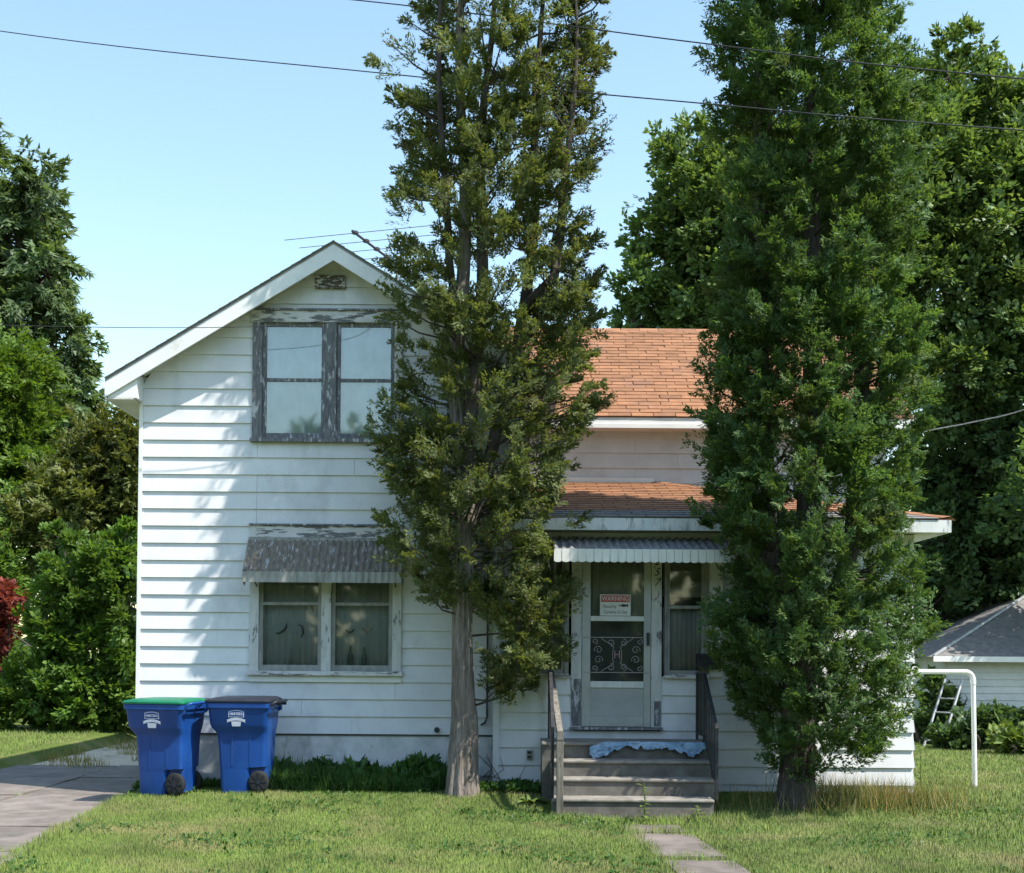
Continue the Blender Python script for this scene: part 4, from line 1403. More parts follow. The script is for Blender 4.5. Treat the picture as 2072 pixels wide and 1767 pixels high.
# iron railings along the steps
def railing(name, x, label, posts_wood):
    r_ = empty(name, (x, -0.1, 0.62))
    tag(r_, label, 'railing', 'stair railings')
    o0 = Vector((x, -0.1, 0.62))

    def rp(n_, mb, mat, sm=None, bv=0):
        o = mb.build(n_, mat, r_, sm, bv)
        o.location = -o0
        return o
    ya, yb2 = -0.10, -1.52
    def top(y):
        t = (y - ya) / (yb2 - ya)
        return 1.38 if y > -0.66 else 1.38 - 0.55 * (-0.66 - y) / (1.52 - 0.66)
    def floor_z(y):
        return 0.62 if y > -0.71 else (0.449 if y > -0.99 else (0.28 if y > -1.27 else 0.104))
    rp('top_rail', MB().box(x - 0.018, x + 0.018, -0.66, ya, 1.365, 1.385), 'iron')
    rp('top_rail', MB().hexa([(x - 0.018, yb2 - .02, 0.817), (x + 0.018, yb2 - .02, 0.817), (x + 0.018, -0.661, 1.365), (x - 0.018, -0.661, 1.365),
                              (x - 0.018, yb2 - .02, 0.837), (x + 0.018, yb2 - .02, 0.837), (x + 0.018, -0.661, 1.385), (x - 0.018, -0.661, 1.385)]), 'iron')
    for y in (ya - 0.01, -0.66, yb2):
        rp('post', MB().box(x - 0.014, x + 0.014, y - 0.014, y + 0.014, floor_z(y) - 0.01, top(y) - 0.012), 'iron')
    rp('bottom_rail', MB().box(x - 0.011, x + 0.011, -0.645, ya - 0.025, 0.69, 0.705), 'iron')
    rp('bottom_rail', MB().hexa([(x - 0.011, yb2 + .015, 0.22), (x + 0.011, yb2 + .015, 0.22), (x + 0.011, -0.675, 0.69), (x - 0.011, -0.675, 0.69),
                                 (x - 0.011, yb2 + .015, 0.235), (x + 0.011, yb2 + .015, 0.235), (x + 0.011, -0.675, 0.705), (x - 0.011, -0.675, 0.705)]), 'iron')
    y = ya - 0.13
    while y > yb2 + 0.06:
        if abs(y + 0.66) > 0.05:
            lowz = 0.70 if y > -0.66 else 0.70 - 0.47 * (-0.66 - y) / 0.86
            rp('baluster', MB().box(x - 0.007, x + 0.007, y - 0.007, y + 0.007, lowz, top(y) - 0.005), 'iron')
        y -= 0.115
    return r_


railing('iron_railing', 2.12, 'black iron stair railing on the right of the steps, beside the dense tree', False)
railing('iron_railing', 0.43, 'black iron stair railing on the left of the steps, behind the grey wooden post', False)
wp = empty('wooden_rail', (0.50, -1.62, -0.15))
tag(wp, 'weathered grey wooden post and handrail at the foot of the left stair railing', 'handrail')
o = MB().box(-0.035, 0.035, -0.035, 0.035, -0.05, 0.92).build('post', 'grey_wood', wp, bevel=0.006)
MB().hexa([(-0.03, -0.04, 0.86), (0.03, -0.04, 0.86), (-0.02, 1.50, 1.46), (-0.08, 1.50, 1.46), (-0.03, -0.04, 0.95), (0.03, -0.04, 0.95), (-0.02, 1.50, 1.55), (-0.08, 1.50, 1.55)]
          ).build('handrail', 'grey_wood', wp)

# ------------------------------------------------------------------ wheeled bins
def rrect(x0, x1, hw_, r, z, seg=5):
    pts = []
    for cx, cy, a0 in ((x1 - r, hw_ - r, 0), (x0 + r, hw_ - r, 90), (x0 + r, -hw_ + r, 180), (x1 - r, -hw_ + r, 270)):
        for k in range(seg + 1):
            a = R(a0 + 90 * k / seg)
            pts.append((cx + r * math.cos(a), cy + r * math.sin(a), z))
    return pts


def loft(sections):
    mb = MB()
    n = len(sections[0])
    vs = [p for s in sections for p in s]
    fs = []
    for i in range(len(sections) - 1):
        for k in range(n):
            k2 = (k + 1) % n
            fs.append((i * n + k, i * n + k2, (i + 1) * n + k2, (i + 1) * n + k))
    fs.append(tuple(range(n - 1, -1, -1)))
    fs.append(tuple((len(sections) - 1) * n + k for k in range(n)))
    return mb.add(vs, fs)


def make_bin(loc, rz, lid_mat, label):
    b = empty('wheeled_bin', loc, rz)
    b.scale = (0.88, 0.92, 0.975)
    tag(b, label, 'bin', 'wheeled rubbish bins')
    secs = [rrect(-.245, .11, .235, .05, 0.0), rrect(-.25, .115, .24, .05, .02), rrect(-.262, .118, .250, .05, .255), rrect(-.264, .13, .252, .05, .285),
            rrect(-.266, .325, .254, .05, .30), rrect(-.285, .335, .270, .055, .56), rrect(-.295, .338, .276, .055, .66), rrect(-.325, .345, .290, .06, .705),
            rrect(-.362, .350, .318, .065, .745), rrect(-.375, .352, .332, .065, .775), rrect(-.398, .362, .352, .06, .96), rrect(-.400, .364, .354, .06, .965),
            rrect(-.420, .385, .372, .06, .970), rrect(-.424, .388, .376, .06, 1.025), rrect(-.41, .375, .36, .06, 1.03)]
    body = loft(secs).build('body', 'bin_blue', b, smooth=28)
    loft([rrect(.06, .30, .185, .03, .03), rrect(.06, .325, .19, .03, .312)]).build('rear_body', 'bin_blue', b, smooth=28)
    # moulded ribs down the side and front
    for x in (-0.10, 0.13):
        MB().hexa([(x - .012, -.258, .30), (x + .012, -.258, .30), (x + .012, -.25, .30), (x - .012, -.25, .30),
                   (x - .012, -.279, .64), (x + .012, -.279, .64), (x + .012, -.27, .64), (x - .012, -.27, .64)]).build('rib', 'bin_blue', body)
    lid = loft([rrect(-.430, .392, .378, .06, 1.030), rrect(-.436, .396, .384, .06, 1.036), rrect(-.436, .396, .384, .06, 1.052), rrect(-.42, .39, .37, .07, 1.066),
                rrect(-.30, .35, .28, .08, 1.088), rrect(-.15, .25, .15, .08, 1.094)]).build('lid', lid_mat, b, smooth=35)
    MB().box(-.455, -.43, -.10, .10, 1.034, 1.05).build('lid_grip', lid_mat, lid, bevel=0.004)
    # hinge bar and handle at the back
    h = MB().tube([(.385, -.30, 1.0), (.44, -.30, 1.03), (.465, -.27, 1.04), (.465, .27, 1.04), (.44, .30, 1.03), (.385, .30, 1.0)], 0.016, 8)
    for y in (-.3, .3, 0):
        h.box(.37, .455, y - .02, y + .02, .985, 1.02)
    h.build('handle', lid_mat if lid_mat == 'lid_dark' else 'bin_blue', b, smooth=50)
    for y in (-.30, .30):
        MB().extr([(.34, .90), (.40, .93), (.40, .985), (.34, .985)], y - .018, y + .018).build('hinge_lug', 'bin_blue', b)
    # wheels
    for s in (-1, 1):
        yc = s * 0.232
        w = MB().lathe([(.075, -.032), (.115, -.032), (.128, -.022), (.130, 0), (.128, .022), (.115, .032), (.075, .032)], 24, 'Y', (.235, yc, .128)).build('wheel', 'rubber', b, smooth=40)
        hub = MB().lathe([(.026, -.042), (.026, .042)], 14, 'Y', (.235, yc, .128))
        for k in range(8):
            a = k * math.pi / 4
            c_, s_ = math.cos(a), math.sin(a)
            px, pz = -s_ * .008, c_ * .008
            p = []
            for yy in (yc - .037, yc + .037):
                p.append([(.235 + c_ * .02 + px, yy, .128 + s_ * .02 + pz), (.235 + c_ * .02 - px, yy, .128 + s_ * .02 - pz),
                          (.235 + c_ * .108 - px, yy, .128 + s_ * .108 - pz), (.235 + c_ * .108 + px, yy, .128 + s_ * .108 + pz)])
            hub.hexa(p[0] + p[1])
        hub.build('rim', 'lid_dark', w, smooth=40)
    MB().tube([(.235, -.24, .128), (.235, .24, .128)], 0.012, 8).build('axle', 'alu_dull', b)
    # crest printed on the side
    tilt = math.atan2(0.020, 0.185)
    lg = empty('crest', (-0.03, -.3440, .880))
    lg.rotation_euler = (tilt, 0, 0)
    lg.parent = b
    pl = MB().extr([(-.098, -.015), (.098, -.015), (.098, .052), (.05, .064), (0, .068), (-.05, .064), (-.098, .052)], -.0065, -.0035)
    pl.build('crest_plate', 'logo_white', lg)
    MB().extr([(-.088, -.006), (.088, -.006), (.088, .045), (.045, .055), (0, .058), (-.045, .055), (-.088, .045)], -.0080, -.0068).build('crest_field', 'bin_blue', lg)
    text_obj('lettering', "HARTER'S", 0.043, 'logo_letters', lg, (0, -.0092, .022), depth=0.0008, xs=0.86)
    rb = []
    for i in range(13):
        t = -1 + 2 * i / 12
        rb.append((t * .120, -.034 - .026 * t * t))
    ribbon = [(x, z - .017) for x, z in rb] + [(.108, -.058)] + [(x, z + .015) for x, z in reversed(rb)] + [(-.108, -.058)]
    MB().extr(ribbon, -.0095, -.0085).build('crest_ribbon', 'logo_white', lg)
    MB().extr([(-.052, -.118), (.052, -.118), (.062, -.062), (-.062, -.062)], -.0082, -.0065).build('crest_base', 'logo_white', lg)
    return b


p1 = at(343, 1612, -0.55)
gz1_ = float(ground_z(-3.9, -0.55))
make_bin((px_x(341, -0.42), -0.42, float(ground_z(px_x(341, -0.42), -0.42)) + 0.005), R(-11), 'lid_green', 'blue wheeled bin with a green lid, next to the driveway')
make_bin((px_x(499, -0.30), -0.30, float(ground_z(px_x(499, -0.30), -0.30)) + 0.012), R(-2), 'lid_dark', 'blue wheeled bin with a dark lid, on the side of the window')


# ------------------------------------------------------------------ trees
def in_house(p):
    x, y, z = p[:, 0], p[:, 1], p[:, 2]
    a = (x > XL - 0.05) & (x < XR + 0.05) & (y > YM - 0.08) & (z < APZ - np.abs(x - APX) * SLOPE + 0.03)
    a |= (x > EXL) & (x < XRO) & (y > YM - OH - .05) & (np.abs(z - (APZ - np.abs(x - APX) * SLOPE - 0.1)) < 0.16)
    a |= (x > PXL - 0.06) & (x < PXR + 0.08) & (y > YP - 0.08) & (z < 3.0)
    pz_ = pe_z + (y - pe_y) * pdz / pdy
    a |= (x > pe_xl - .03) & (x < pe_xr + .03) & (y > pe_y - 0.05) & (z > 2.9) & (z < pz_ + 0.06) & (y < YW)
    a |= (x > XR) & (y > ya_e) & (z < za_e + (y - ya_e) * dz / dy + 0.05)
    a |= (x > bx0 - .03) & (x < bx1 + .03) & (y > YB1 - .05) & (y < 0) & (z > zb2 - .03) & (z < 2.98)
    a |= (x > 0.3) & (x < 2.3) & (y > -1.7) & (y < 0) & (z < 1.42)
    return a


def stem_mesh(mb, pts, rads, n=10, wob=0.12, seed=0):
    rr = random.Random(seed)
    ph = [rr.uniform(0, 6.28) for _ in range(4)]
    P, Rr = [], []
    m_ = len(pts)
    for i in range(m_ - 1):
        k = 5
        for j in range(k):
            t = j / k
            p = Vector(pts[i]).lerp(Vector(pts[i + 1]), t)
            sw = min(1.0, (i + t) / (8.0 if n > 24 else 2.5)) * 0.045
            p = p + Vector((sw * math.sin(2.1 * (i + t) + ph[0]) , sw * math.sin(1.7 * (i + t) + ph[1]), 0))
            P.append(p)
            Rr.append(rads[i] * (1 - t) + rads[i + 1] * t)
    P.append(Vector(pts[-1]))
    Rr.append(rads[-1])

    def jit(i, k_):
        a = 2 * math.pi * k_ / n
        if n > 24:
            return 1 + 0.10 * abs(math.sin(4.5 * a + 0.12 * i + ph[3])) + 0.07 * math.sin(11 * a - 0.21 * i + ph[0]) + 0.06 * math.sin(2 * a + ph[2] + i * 0.3) - 0.06
        return 1 + wob * (0.5 * math.sin(3 * a + ph[0] + i * 0.22) + 0.35 * math.sin(5 * a + ph[1] - i * 0.16) + 0.25 * math.sin(2 * a + ph[2] + i * 0.5))
    mb.tube(P, Rr, n, True, jit)


def cedar(name, label, Y, prof, ztop, dep, n_clump, n_leaf, mat, seed, void, stems, shell, trunk_mat, sig=(0.10, 0.10, 0.15), leaf=(0.075, 0.030), xjit=0.10, lump=0.0, void_up=0.0, inset=0.08, bough=0.3):
    """columnar conifer: prof = [(py, left px, right px)], stems = list of (points, radii)"""
    r = np.random.default_rng(seed)
    base = Vector(stems[0][0][0])
    root = empty(name, base)
    tag(root, label, 'tree')
    zz, xl, xr_ = [], [], []
    for py, a, b_ in prof:
        pa, pb_ = at(a, py, Y), at(b_, py, Y)
        zz.append((pa.z + pb_.z) / 2)
        xl.append(pa.x)
        xr_.append(pb_.x)
    o_ = np.argsort(zz)
    zz, xl, xr_ = np.array(zz)[o_], np.array(xl)[o_], np.array(xr_)[o_]
    zlast = zz[-1]
    cxl = (xl[-1] + xr_[-1]) / 2
    hwl = (xr_[-1] - xl[-1]) / 2
    for t in (0.25, 0.5, 0.75, 1.0):
        zz = np.append(zz, zlast + (ztop - zlast) * t)
        w_ = hwl * math.sqrt(max(0.02, 1 - t ** 1.7))
        xl = np.append(xl, cxl - w_)
        xr_ = np.append(xr_, cxl + w_)
    cs = []
    while len(cs) < n_clump:
        z = r.uniform(zz[0], ztop)
        a, b_ = np.interp(z, zz, xl), np.interp(z, zz, xr_)
        wmax = 1.35
        if r.uniform() > (b_ - a) / 2 / wmax:
            continue
        th = r.uniform(0, 2 * math.pi)
        rad = r.uniform(shell, 1.0) ** 0.7
        if lump:
            rad *= 0.94 + lump * mnoise.noise(Vector((math.cos(th) * 1.3, math.sin(th) * 1.3, z * 1.25 + seed)))
        hwid = (b_ - a) / 2 - inset
        x = (a + b_) / 2 + rad * math.cos(th) * hwid + r.normal() * xjit * 0.3
        dd = min(dep, max(hwid, 0.25) * 1.05)
        y = Y + rad * math.sin(th) * dd
        p = Vector((x, y, z))
        nv = mnoise.noise(Vector((x * 1.5, y * 1.5, z * 0.9)) + Vector((seed, 0, 0)))
        if nv < void + void_up * max(0.0, min(1.0, (z - 3.5) / 3.0)):
            continue
        cs.append((x, y, z))
    cs = np.array(cs)
    ctr = np.stack([np.interp(cs[:, 2], zz, (xl + xr_) / 2), np.full(len(cs), Y), cs[:, 2] - 0.15], 1)
    outd = cs - ctr
    outd /= np.linalg.norm(outd, axis=1, keepdims=True) + 1e-6
    size = bough * r.uniform(0.65, 1.35, len(cs))
    hz_ = outd.copy()
    hz_[:, 2] = 0
    axd = hz_ * 0.9 + np.array([0, 0, 0.55]) + rdirs(len(cs), r) * 0.35
    axd /= np.linalg.norm(axd, axis=1, keepdims=True)
    pos, ax, nr = plume_leaves(cs - axd * (size * 0.85)[:, None], axd, size, 9, n_leaf, r)
    keep = ~in_house(pos)
    pos, ax, nr = pos[keep], ax[keep], nr[keep]
    v, f_ = leaves(pos, ax, leaf[0], leaf[1], r, 0.12, nr, True)
    v = v - np.array(base)
    np_obj('crown', v, f_, mat, root)
    # trunk and stems
    for i, (pts, rads) in enumerate(stems):
        mb = MB()
        stem_mesh(mb, pts, rads, 44 if i == 0 else 10, 0.16 if i == 0 else 0.1, seed + i)
        o = mb.build('trunk' if i == 0 else 'stem', trunk_mat if i == 0 else 'bark_dark', root, smooth=60)
        o.location = -base
    # branches from the nearest stem out to the clumps
    mb = MB()
    samp = []
    for pts, rads in stems:
        for i in range(len(pts) - 1):
            for j in range(8):
                samp.append(Vector(pts[i]).lerp(Vector(pts[i + 1]), j / 8))
    sa = np.array([tuple(s) for s in samp])
    pick = r.choice(len(cs), min(len(cs), 420), replace=False)
    for ci in pick:
        c_ = cs[ci]
        if in_house(c_[None, :])[0] or (c_[2] < 2.6 and r.uniform() < 0.8):
            continue
        d2 = (sa[:, 0] - c_[0]) ** 2 + (sa[:, 1] - c_[1]) ** 2 + ((sa[:, 2] - (c_[2] - 0.25)) * 1.6) ** 2
        s = samp[int(np.argmin(d2))] + Vector((0, 0, r.uniform(-0.12, 0.12)))
        e = Vector(c_)
        md = s.lerp(e, 0.55) + Vector((0, 0, -0.06 + r.uniform(-.05, .05)))
        mb.tube([s, md, e], [0.016, 0.010, 0.004], 5, False)
    o = mb.build('branches', 'bark_dark', root, smooth=60)
    o['kind'] = 'stuff'
    o.location = -base
    return root


# thin cedar in front of the gabled wing
YT = -0.55
profL = [(1400, 1010, 1062), (1385, 985, 1085), (1330, 965, 1142), (1250, 955, 1158), (1205, 935, 1166), (1195, 815, 1166), (1150, 795, 1168), (1080, 752, 1168), (1030, 756, 1185),
         (950, 765, 1200), (905, 738, 1207), (860, 735, 1228), (750, 788, 1238), (640, 780, 1216), (560, 775, 1212), (470, 786, 1218), (380, 765, 1238), (330, 812, 1246),
         (200, 790, 1232), (140, 772, 1246), (60, 815, 1252), (0, 812, 1242)]


def S(px, py, y=YT):
    return tuple(at(px, py, y))


g0 = at(937, 1600, YT)
stL = [([(g0.x, YT, -0.05), S(937, 1560), S(938, 1480), S(936, 1420), S(940, 1250), S(938, 1060), S(934, 900), S(928, 760), S(932, 560), S(936, 300), S(938, 100), S(940, -250)],
        [0.195, 0.160, 0.142, 0.132, 0.112, 0.100, 0.092, 0.088, 0.072, 0.055, 0.042, 0.012]),
       ([S(938, 1000), S(958, 840, YT - .1), S(966, 640, YT - .15), S(972, 450, YT - .15), S(984, 240, YT - .1), S(990, 60), S(1000, -200)],
        [0.07, 0.075, 0.07, 0.06, 0.045, 0.03, 0.01]),
       ([S(938, 1120), S(1000, 900, YT + .1), S(1050, 700, YT + .15), S(1072, 480, YT + .1), S(1086, 280), S(1096, 80), S(1100, -200)],
        [0.07, 0.07, 0.065, 0.055, 0.042, 0.03, 0.01]),
       ([S(1060, 620), S(1120, 560, YT - .2), S(1140, 480, YT - .2), S(1150, 250, YT - .2), S(1165, 0, YT - .2)], [0.05, 0.055, 0.05, 0.035, 0.012]),
       ([S(930, 700), S(905, 520, YT - .15), S(900, 300, YT - .15), S(893, 0, YT - .1), S(890, -150)], [0.04, 0.042, 0.035, 0.025, 0.01])]
cedar('cedar_tree', 'tall thin-leaved multi-stemmed cedar with bare grey trunk between window and porch', YT, profL, 10.6, 0.85, 1000, 44, 'cedar_thin', 11, -0.40, stL, 0.30, 'bark',
      leaf=(0.040, 0.020), void_up=0.06, bough=0.47, inset=-0.02)

# dense cedar right of the steps
YD2 = -1.05
profR = [(1555, 1592, 1655), (1535, 1566, 1700), (1508, 1540, 1765), (1450, 1498, 1815), (1400, 1475, 1842), (1340, 1440, 1852), (1285, 1410, 1862), (1250, 1420, 1858), (1200, 1478, 1852),
         (1140, 1480, 1852), (1050, 1422, 1858), (1000, 1396, 1866), (950, 1425, 1870), (870, 1402, 1864), (800, 1412, 1862), (700, 1428, 1876), (600, 1440, 1870), (500, 1446, 1866),
         (400, 1450, 1864), (300, 1450, 1860), (200, 1440, 1856), (100, 1438, 1850), (0, 1436, 1832)]
g1 = at(1612, 1620, YD2)
stR = [([(g1.x, YD2, -0.15), S(1612, 1570, YD2), S(1614, 1500, YD2), S(1630, 1200, YD2), S(1640, 800, YD2), S(1645, 300, YD2), S(1645, -350, YD2)],
        [0.24, 0.18, 0.165, 0.14, 0.11, 0.07, 0.015]),
       ([S(1622, 1420, YD2), S(1560, 1150, YD2), S(1540, 800, YD2), S(1540, 200, YD2), S(1550, -200, YD2)], [0.09, 0.09, 0.075, 0.05, 0.01]),
       ([S(1624, 1400, YD2), S(1730, 1100, YD2), S(1750, 700, YD2), S(1750, 200, YD2), S(1745, -200, YD2)], [0.09, 0.09, 0.075, 0.05, 0.01])]
cedar('cedar_tree', 'broad dense dark green cedar hiding the right half of the porch', YD2, profR, 11.2, 0.98, 1850, 40, 'cedar_dense', 23, -0.6, stR, 0.42, 'bark_dark',
      leaf=(0.041, 0.021), lump=0.20, inset=-0.08, bough=0.46)


def broadleaf(name, label, base, lobes, n_leaf, leaf, mat, seed, trunk_r=0.2, cat='tree', group=None, clump_r=0.22, droop=0.0, trunk_mat='bark_dark', per=60, stems=1, tri=False):
    """lobes: list of (x, y, z, rx, ry, rz) in world units; leaves in tufts on and inside each lobe"""
    r = np.random.default_rng(seed)
    root = empty(name, base)
    tag(root, label, cat, group)
    B = np.array(base)
    vol = np.array([l[3] * l[5] for l in lobes])
    share = (vol / vol.sum() * (n_leaf / per)).astype(int) + 1
    P, A, NR = [], [], []
    tips = []
    for l, ns in zip(lobes, share):
        c_ = np.array(l[:3])
        rad = np.array(l[3:])
        d = rdirs(ns, r)
        rr = r.uniform(0.30, 1.0, ns) ** 0.5
        # ragged outline: radius modulated by direction
        mod = np.array([1 + 0.45 * mnoise.noise(Vector(tuple(q * 2.2)) + Vector((seed, 0, 0))) for q in d])
        cs = c_ + d * rad * (rr * mod)[:, None]
        tips.append((l, cs))
        lens = clump_r * 1.7 * rad.mean() * r.uniform(0.6, 1.35, ns)
        axd = d + np.array([0, 0, 0.25 - droop]) + rdirs(ns, r) * 0.4
        axd /= np.linalg.norm(axd, axis=1, keepdims=True)
        pos, ax, nr = plume_leaves(cs - axd * (lens * 0.7)[:, None], axd, lens, 7, max(3, per // 7), r, 0.45, 0.7, 0.6, fan=0.42, sub_len=0.5, spread=0.8, droop=droop)
        P.append(pos)
        A.append(ax)
        NR.append(nr)
    P, A, NR = np.concatenate(P), np.concatenate(A), np.concatenate(NR)
    kp_ = P[:, 2] > 0.02 + (B[2])
    v, f_ = leaves(P[kp_], A[kp_], leaf[0], leaf[1], r, 0.15, NR[kp_], tri)
    np_obj('crown', v - B, f_, mat, root)
    mb = MB()
    top = max(l[2] for l in lobes)
    bx, by, bz = base
    for s in range(stems):
        ang = 6.28 * s / max(1, stems)
        sx, sy = (0, 0) if stems == 1 else (0.25 * math.cos(ang), 0.25 * math.sin(ang))
        hgt = top - bz
        cxm = np.mean([l[0] for l in lobes])
        cym = np.mean([l[1] for l in lobes])
        pts = [(sx, sy, -0.1), (sx * 1.3, sy * 1.3, hgt * 0.3), ((cxm - bx) * 0.6 + sx * 2, (cym - by) * .6 + sy * 2, hgt * 0.62), ((cxm - bx) + sx * 2, cym - by, hgt * 0.95)]
        stem_mesh(mb, pts, [trunk_r * 1.25, trunk_r, trunk_r * 0.7, trunk_r * 0.2], 10, 0.1, seed + s)
    mb.build('trunk', trunk_mat, root, smooth=60)
    mb = MB()
    for l, cs in tips:
        c_ = np.array(l[:3]) - B
        s = Vector(((cxm - bx) * 0.5, (cym - by) * 0.5, max(0.3, (c_[2] - l[5]) * 0.8)))
        mb.tube([s, s.lerp(Vector(c_), 0.5) + Vector((0, 0, -0.15 * l[5])), Vector(c_)], [trunk_r * 0.45, trunk_r * 0.33, trunk_r * 0.16], 6, False)
        for q in cs[:: max(1, len(cs) // 14)]:
            e = Vector(q - B)
            md = Vector(c_).lerp(e, 0.5) + Vector((0, 0, -0.08 * l[5]))
            mb.tube([Vector(c_), md, e], [trunk_r * 0.15, trunk_r * 0.09, trunk_r * 0.03], 5, False)
    mb.build('limbs', trunk_mat, root, smooth=60)['kind'] = 'stuff'
    return root


def lobe(px, py, Y, rx, rz, ry=None):
    """crown lobe centred at a photo point on plane Y with radii in photo pixels"""
    p = at(px, py, Y)
    s = (Y - CAM.y) / F_PX
    return (p.x, p.y, p.z, rx * s, (ry if ry else (rx + rz) / 2) * s, rz * s)


def gbase(px, Y):
    x = px_x(px, Y)
    return (x, Y, float(ground_z(x, Y)))


# behind the house, right of the ridge
Ym = 13.0
broadleaf('maple_tree', 'leafy maple rising behind the orange roof, left of the dense cedar', gbase(1500, Ym),
          [lobe(1400, 330, Ym, 75, 85), lobe(1340, 480, Ym, 75, 75), lobe(1320, 590, Ym, 80, 55), lobe(1460, 480, Ym, 130, 160), lobe(1500, 640, Ym, 200, 110),
           lobe(1560, 350, Ym, 110, 120), lobe(1290, 655, Ym, 65, 30), lobe(1650, 520, Ym, 160, 200)], 105000, (0.125, 0.085), 'maple', 31, 0.22, clump_r=0.40, per=110)
Yn = 11.5
broadleaf('maple_tree', 'tallest maple at the right edge, behind the dense cedar', gbase(2180, Yn),
          [lobe(1930, 150, Yn, 75, 105), lobe(2050, 230, Yn, 90, 90), lobe(1900, 330, Yn, 110, 140), lobe(2050, 420, Yn, 140, 160), lobe(1920, 560, Yn, 120, 150),
           lobe(2090, 640, Yn, 150, 170), lobe(1930, 760, Yn, 110, 130), lobe(2100, 300, Yn, 120, 120), lobe(1800, 420, Yn, 140, 200), lobe(2160, 820, Yn, 140, 160)],
          150000, (0.125, 0.085), 'maple', 37, 0.26, clump_r=0.40, per=110)
Yo = 12.5
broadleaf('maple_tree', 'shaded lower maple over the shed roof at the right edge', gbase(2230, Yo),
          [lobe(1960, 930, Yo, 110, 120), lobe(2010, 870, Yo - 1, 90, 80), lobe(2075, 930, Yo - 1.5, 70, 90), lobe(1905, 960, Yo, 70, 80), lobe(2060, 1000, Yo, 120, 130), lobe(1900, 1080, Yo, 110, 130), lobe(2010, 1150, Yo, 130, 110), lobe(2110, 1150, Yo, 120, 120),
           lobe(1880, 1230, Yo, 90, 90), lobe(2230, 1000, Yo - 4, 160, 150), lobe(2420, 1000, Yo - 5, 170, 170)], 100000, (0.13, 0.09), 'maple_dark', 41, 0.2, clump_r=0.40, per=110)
Yq = 17
broadleaf('hedge_tree', 'dark evergreen thicket filling the gap behind the shed', gbase(1980, Yq),
          [lobe(1850, 1280, Yq, 120, 120), lobe(1960, 1300, Yq, 130, 130), lobe(2080, 1290, Yq, 130, 140), lobe(2180, 1250, Yq, 120, 140), lobe(1900, 1140, Yq, 120, 120), lobe(2060, 1120, Yq, 130, 140)],
          45000, (0.2, 0.15), 'maple_dark', 43, 0.2, clump_r=0.32)
# left of the house
Ya = 26
broadleaf('shade_tree', 'tall feathery dark tree at the left edge, against the sky', gbase(0, Ya),
          [lobe(75, 420, Ya, 62, 105), lobe(10, 480, Ya, 70, 120), lobe(95, 560, Ya, 62, 110), lobe(20, 660, Ya, 90, 110), lobe(120, 720, Ya, 70, 100), lobe(-60, 330, Ya, 75, 110),
           lobe(-90, 560, Ya, 110, 200), lobe(150, 800, Ya, 60, 90), lobe(60, 830, Ya, 110, 110)], 90000, (0.22, 0.11), 'tree_far', 53, 0.4, clump_r=0.40, per=110, tri=True, droop=0.6)
Yb = 19
broadleaf('young_tree', 'bright lime green tree at the left edge, below the tall dark one', gbase(20, Yb),
          [lobe(30, 790, Yb, 75, 110), lobe(60, 900, Yb, 65, 110), lobe(0, 980, Yb, 95, 110), lobe(-70, 850, Yb, 110, 180)], 60000, (0.14, 0.09), 'tree_lime', 59, 0.16, clump_r=0.42, per=110, tri=True)
Yc = 17
broadleaf('young_tree', 'olive green tree touching the left edge of the house', gbase(215, Yc),
          [lobe(190, 930, Yc, 75, 85), lobe(245, 900, Yc, 60, 75), lobe(150, 1020, Yc, 85, 90), lobe(235, 1040, Yc, 85, 110), lobe(300, 960, Yc, 80, 120), lobe(90, 1080, Yc, 80, 90)],
          75000, (0.125, 0.08), 'tree_olive', 61, 0.14, clump_r=0.42, per=110, tri=True)
Ye = 10.2
broadleaf('redleaf_shrub', 'dark red leaved shrub at the left edge behind the green bush', gbase(-30, Ye + 1.2),
          [lobe(8, 1205, Ye + 1.2, 42, 45), lobe(-50, 1260, Ye + 1.2, 70, 70), lobe(-20, 1290, Ye + 1.2, 36, 50), lobe(-60, 1380, Ye + 1.2, 50, 90)], 14000, (0.11, 0.075), 'bush_red', 67, 0.06, 'shrub', clump_r=0.35, stems=3)
Yd = 10.3
broadleaf('tall_shrub', 'big bright green leafy shrub beside the driveway, left of the house', gbase(160, Yd),
          [lobe(150, 1190, Yd, 75, 90), lobe(215, 1150, Yd, 65, 80), lobe(265, 1230, Yd, 70, 120), lobe(118, 1275, Yd, 60, 80), lobe(180, 1310, Yd, 100, 90), lobe(95, 1385, Yd, 75, 85),
           lobe(170, 1420, Yd, 110, 75), lobe(270, 1400, Yd, 75, 90), lobe(30, 1420, Yd, 65, 70), lobe(-40, 1360, Yd + 3, 90, 120), lobe(-60, 1180, Yd + 6, 120, 150), lobe(130, 1090, Yd, 30, 45), lobe(255, 1085, Yd, 30, 45)],
          80000, (0.125, 0.07), 'bush_green', 71, 0.05, 'shrub', clump_r=0.42, per=110, stems=4)

# ------------------------------------------------------------------ shed, ladder, pipe frame
YS = 8.6
sx0 = px_x(1912, YS)
sz_e = at(1990, 1330, YS).z
shed = empty('shed', (sx0, YS, -0.1))
tag(shed, 'low pale clapboard shed with grey hip roof behind the pipe frame', 'shed')
so = Vector((-sx0, -YS, 0.1))


def sp(n_, mb, mat):
    o = mb.build(n_, mat, shed)
    o.location = so
    return o


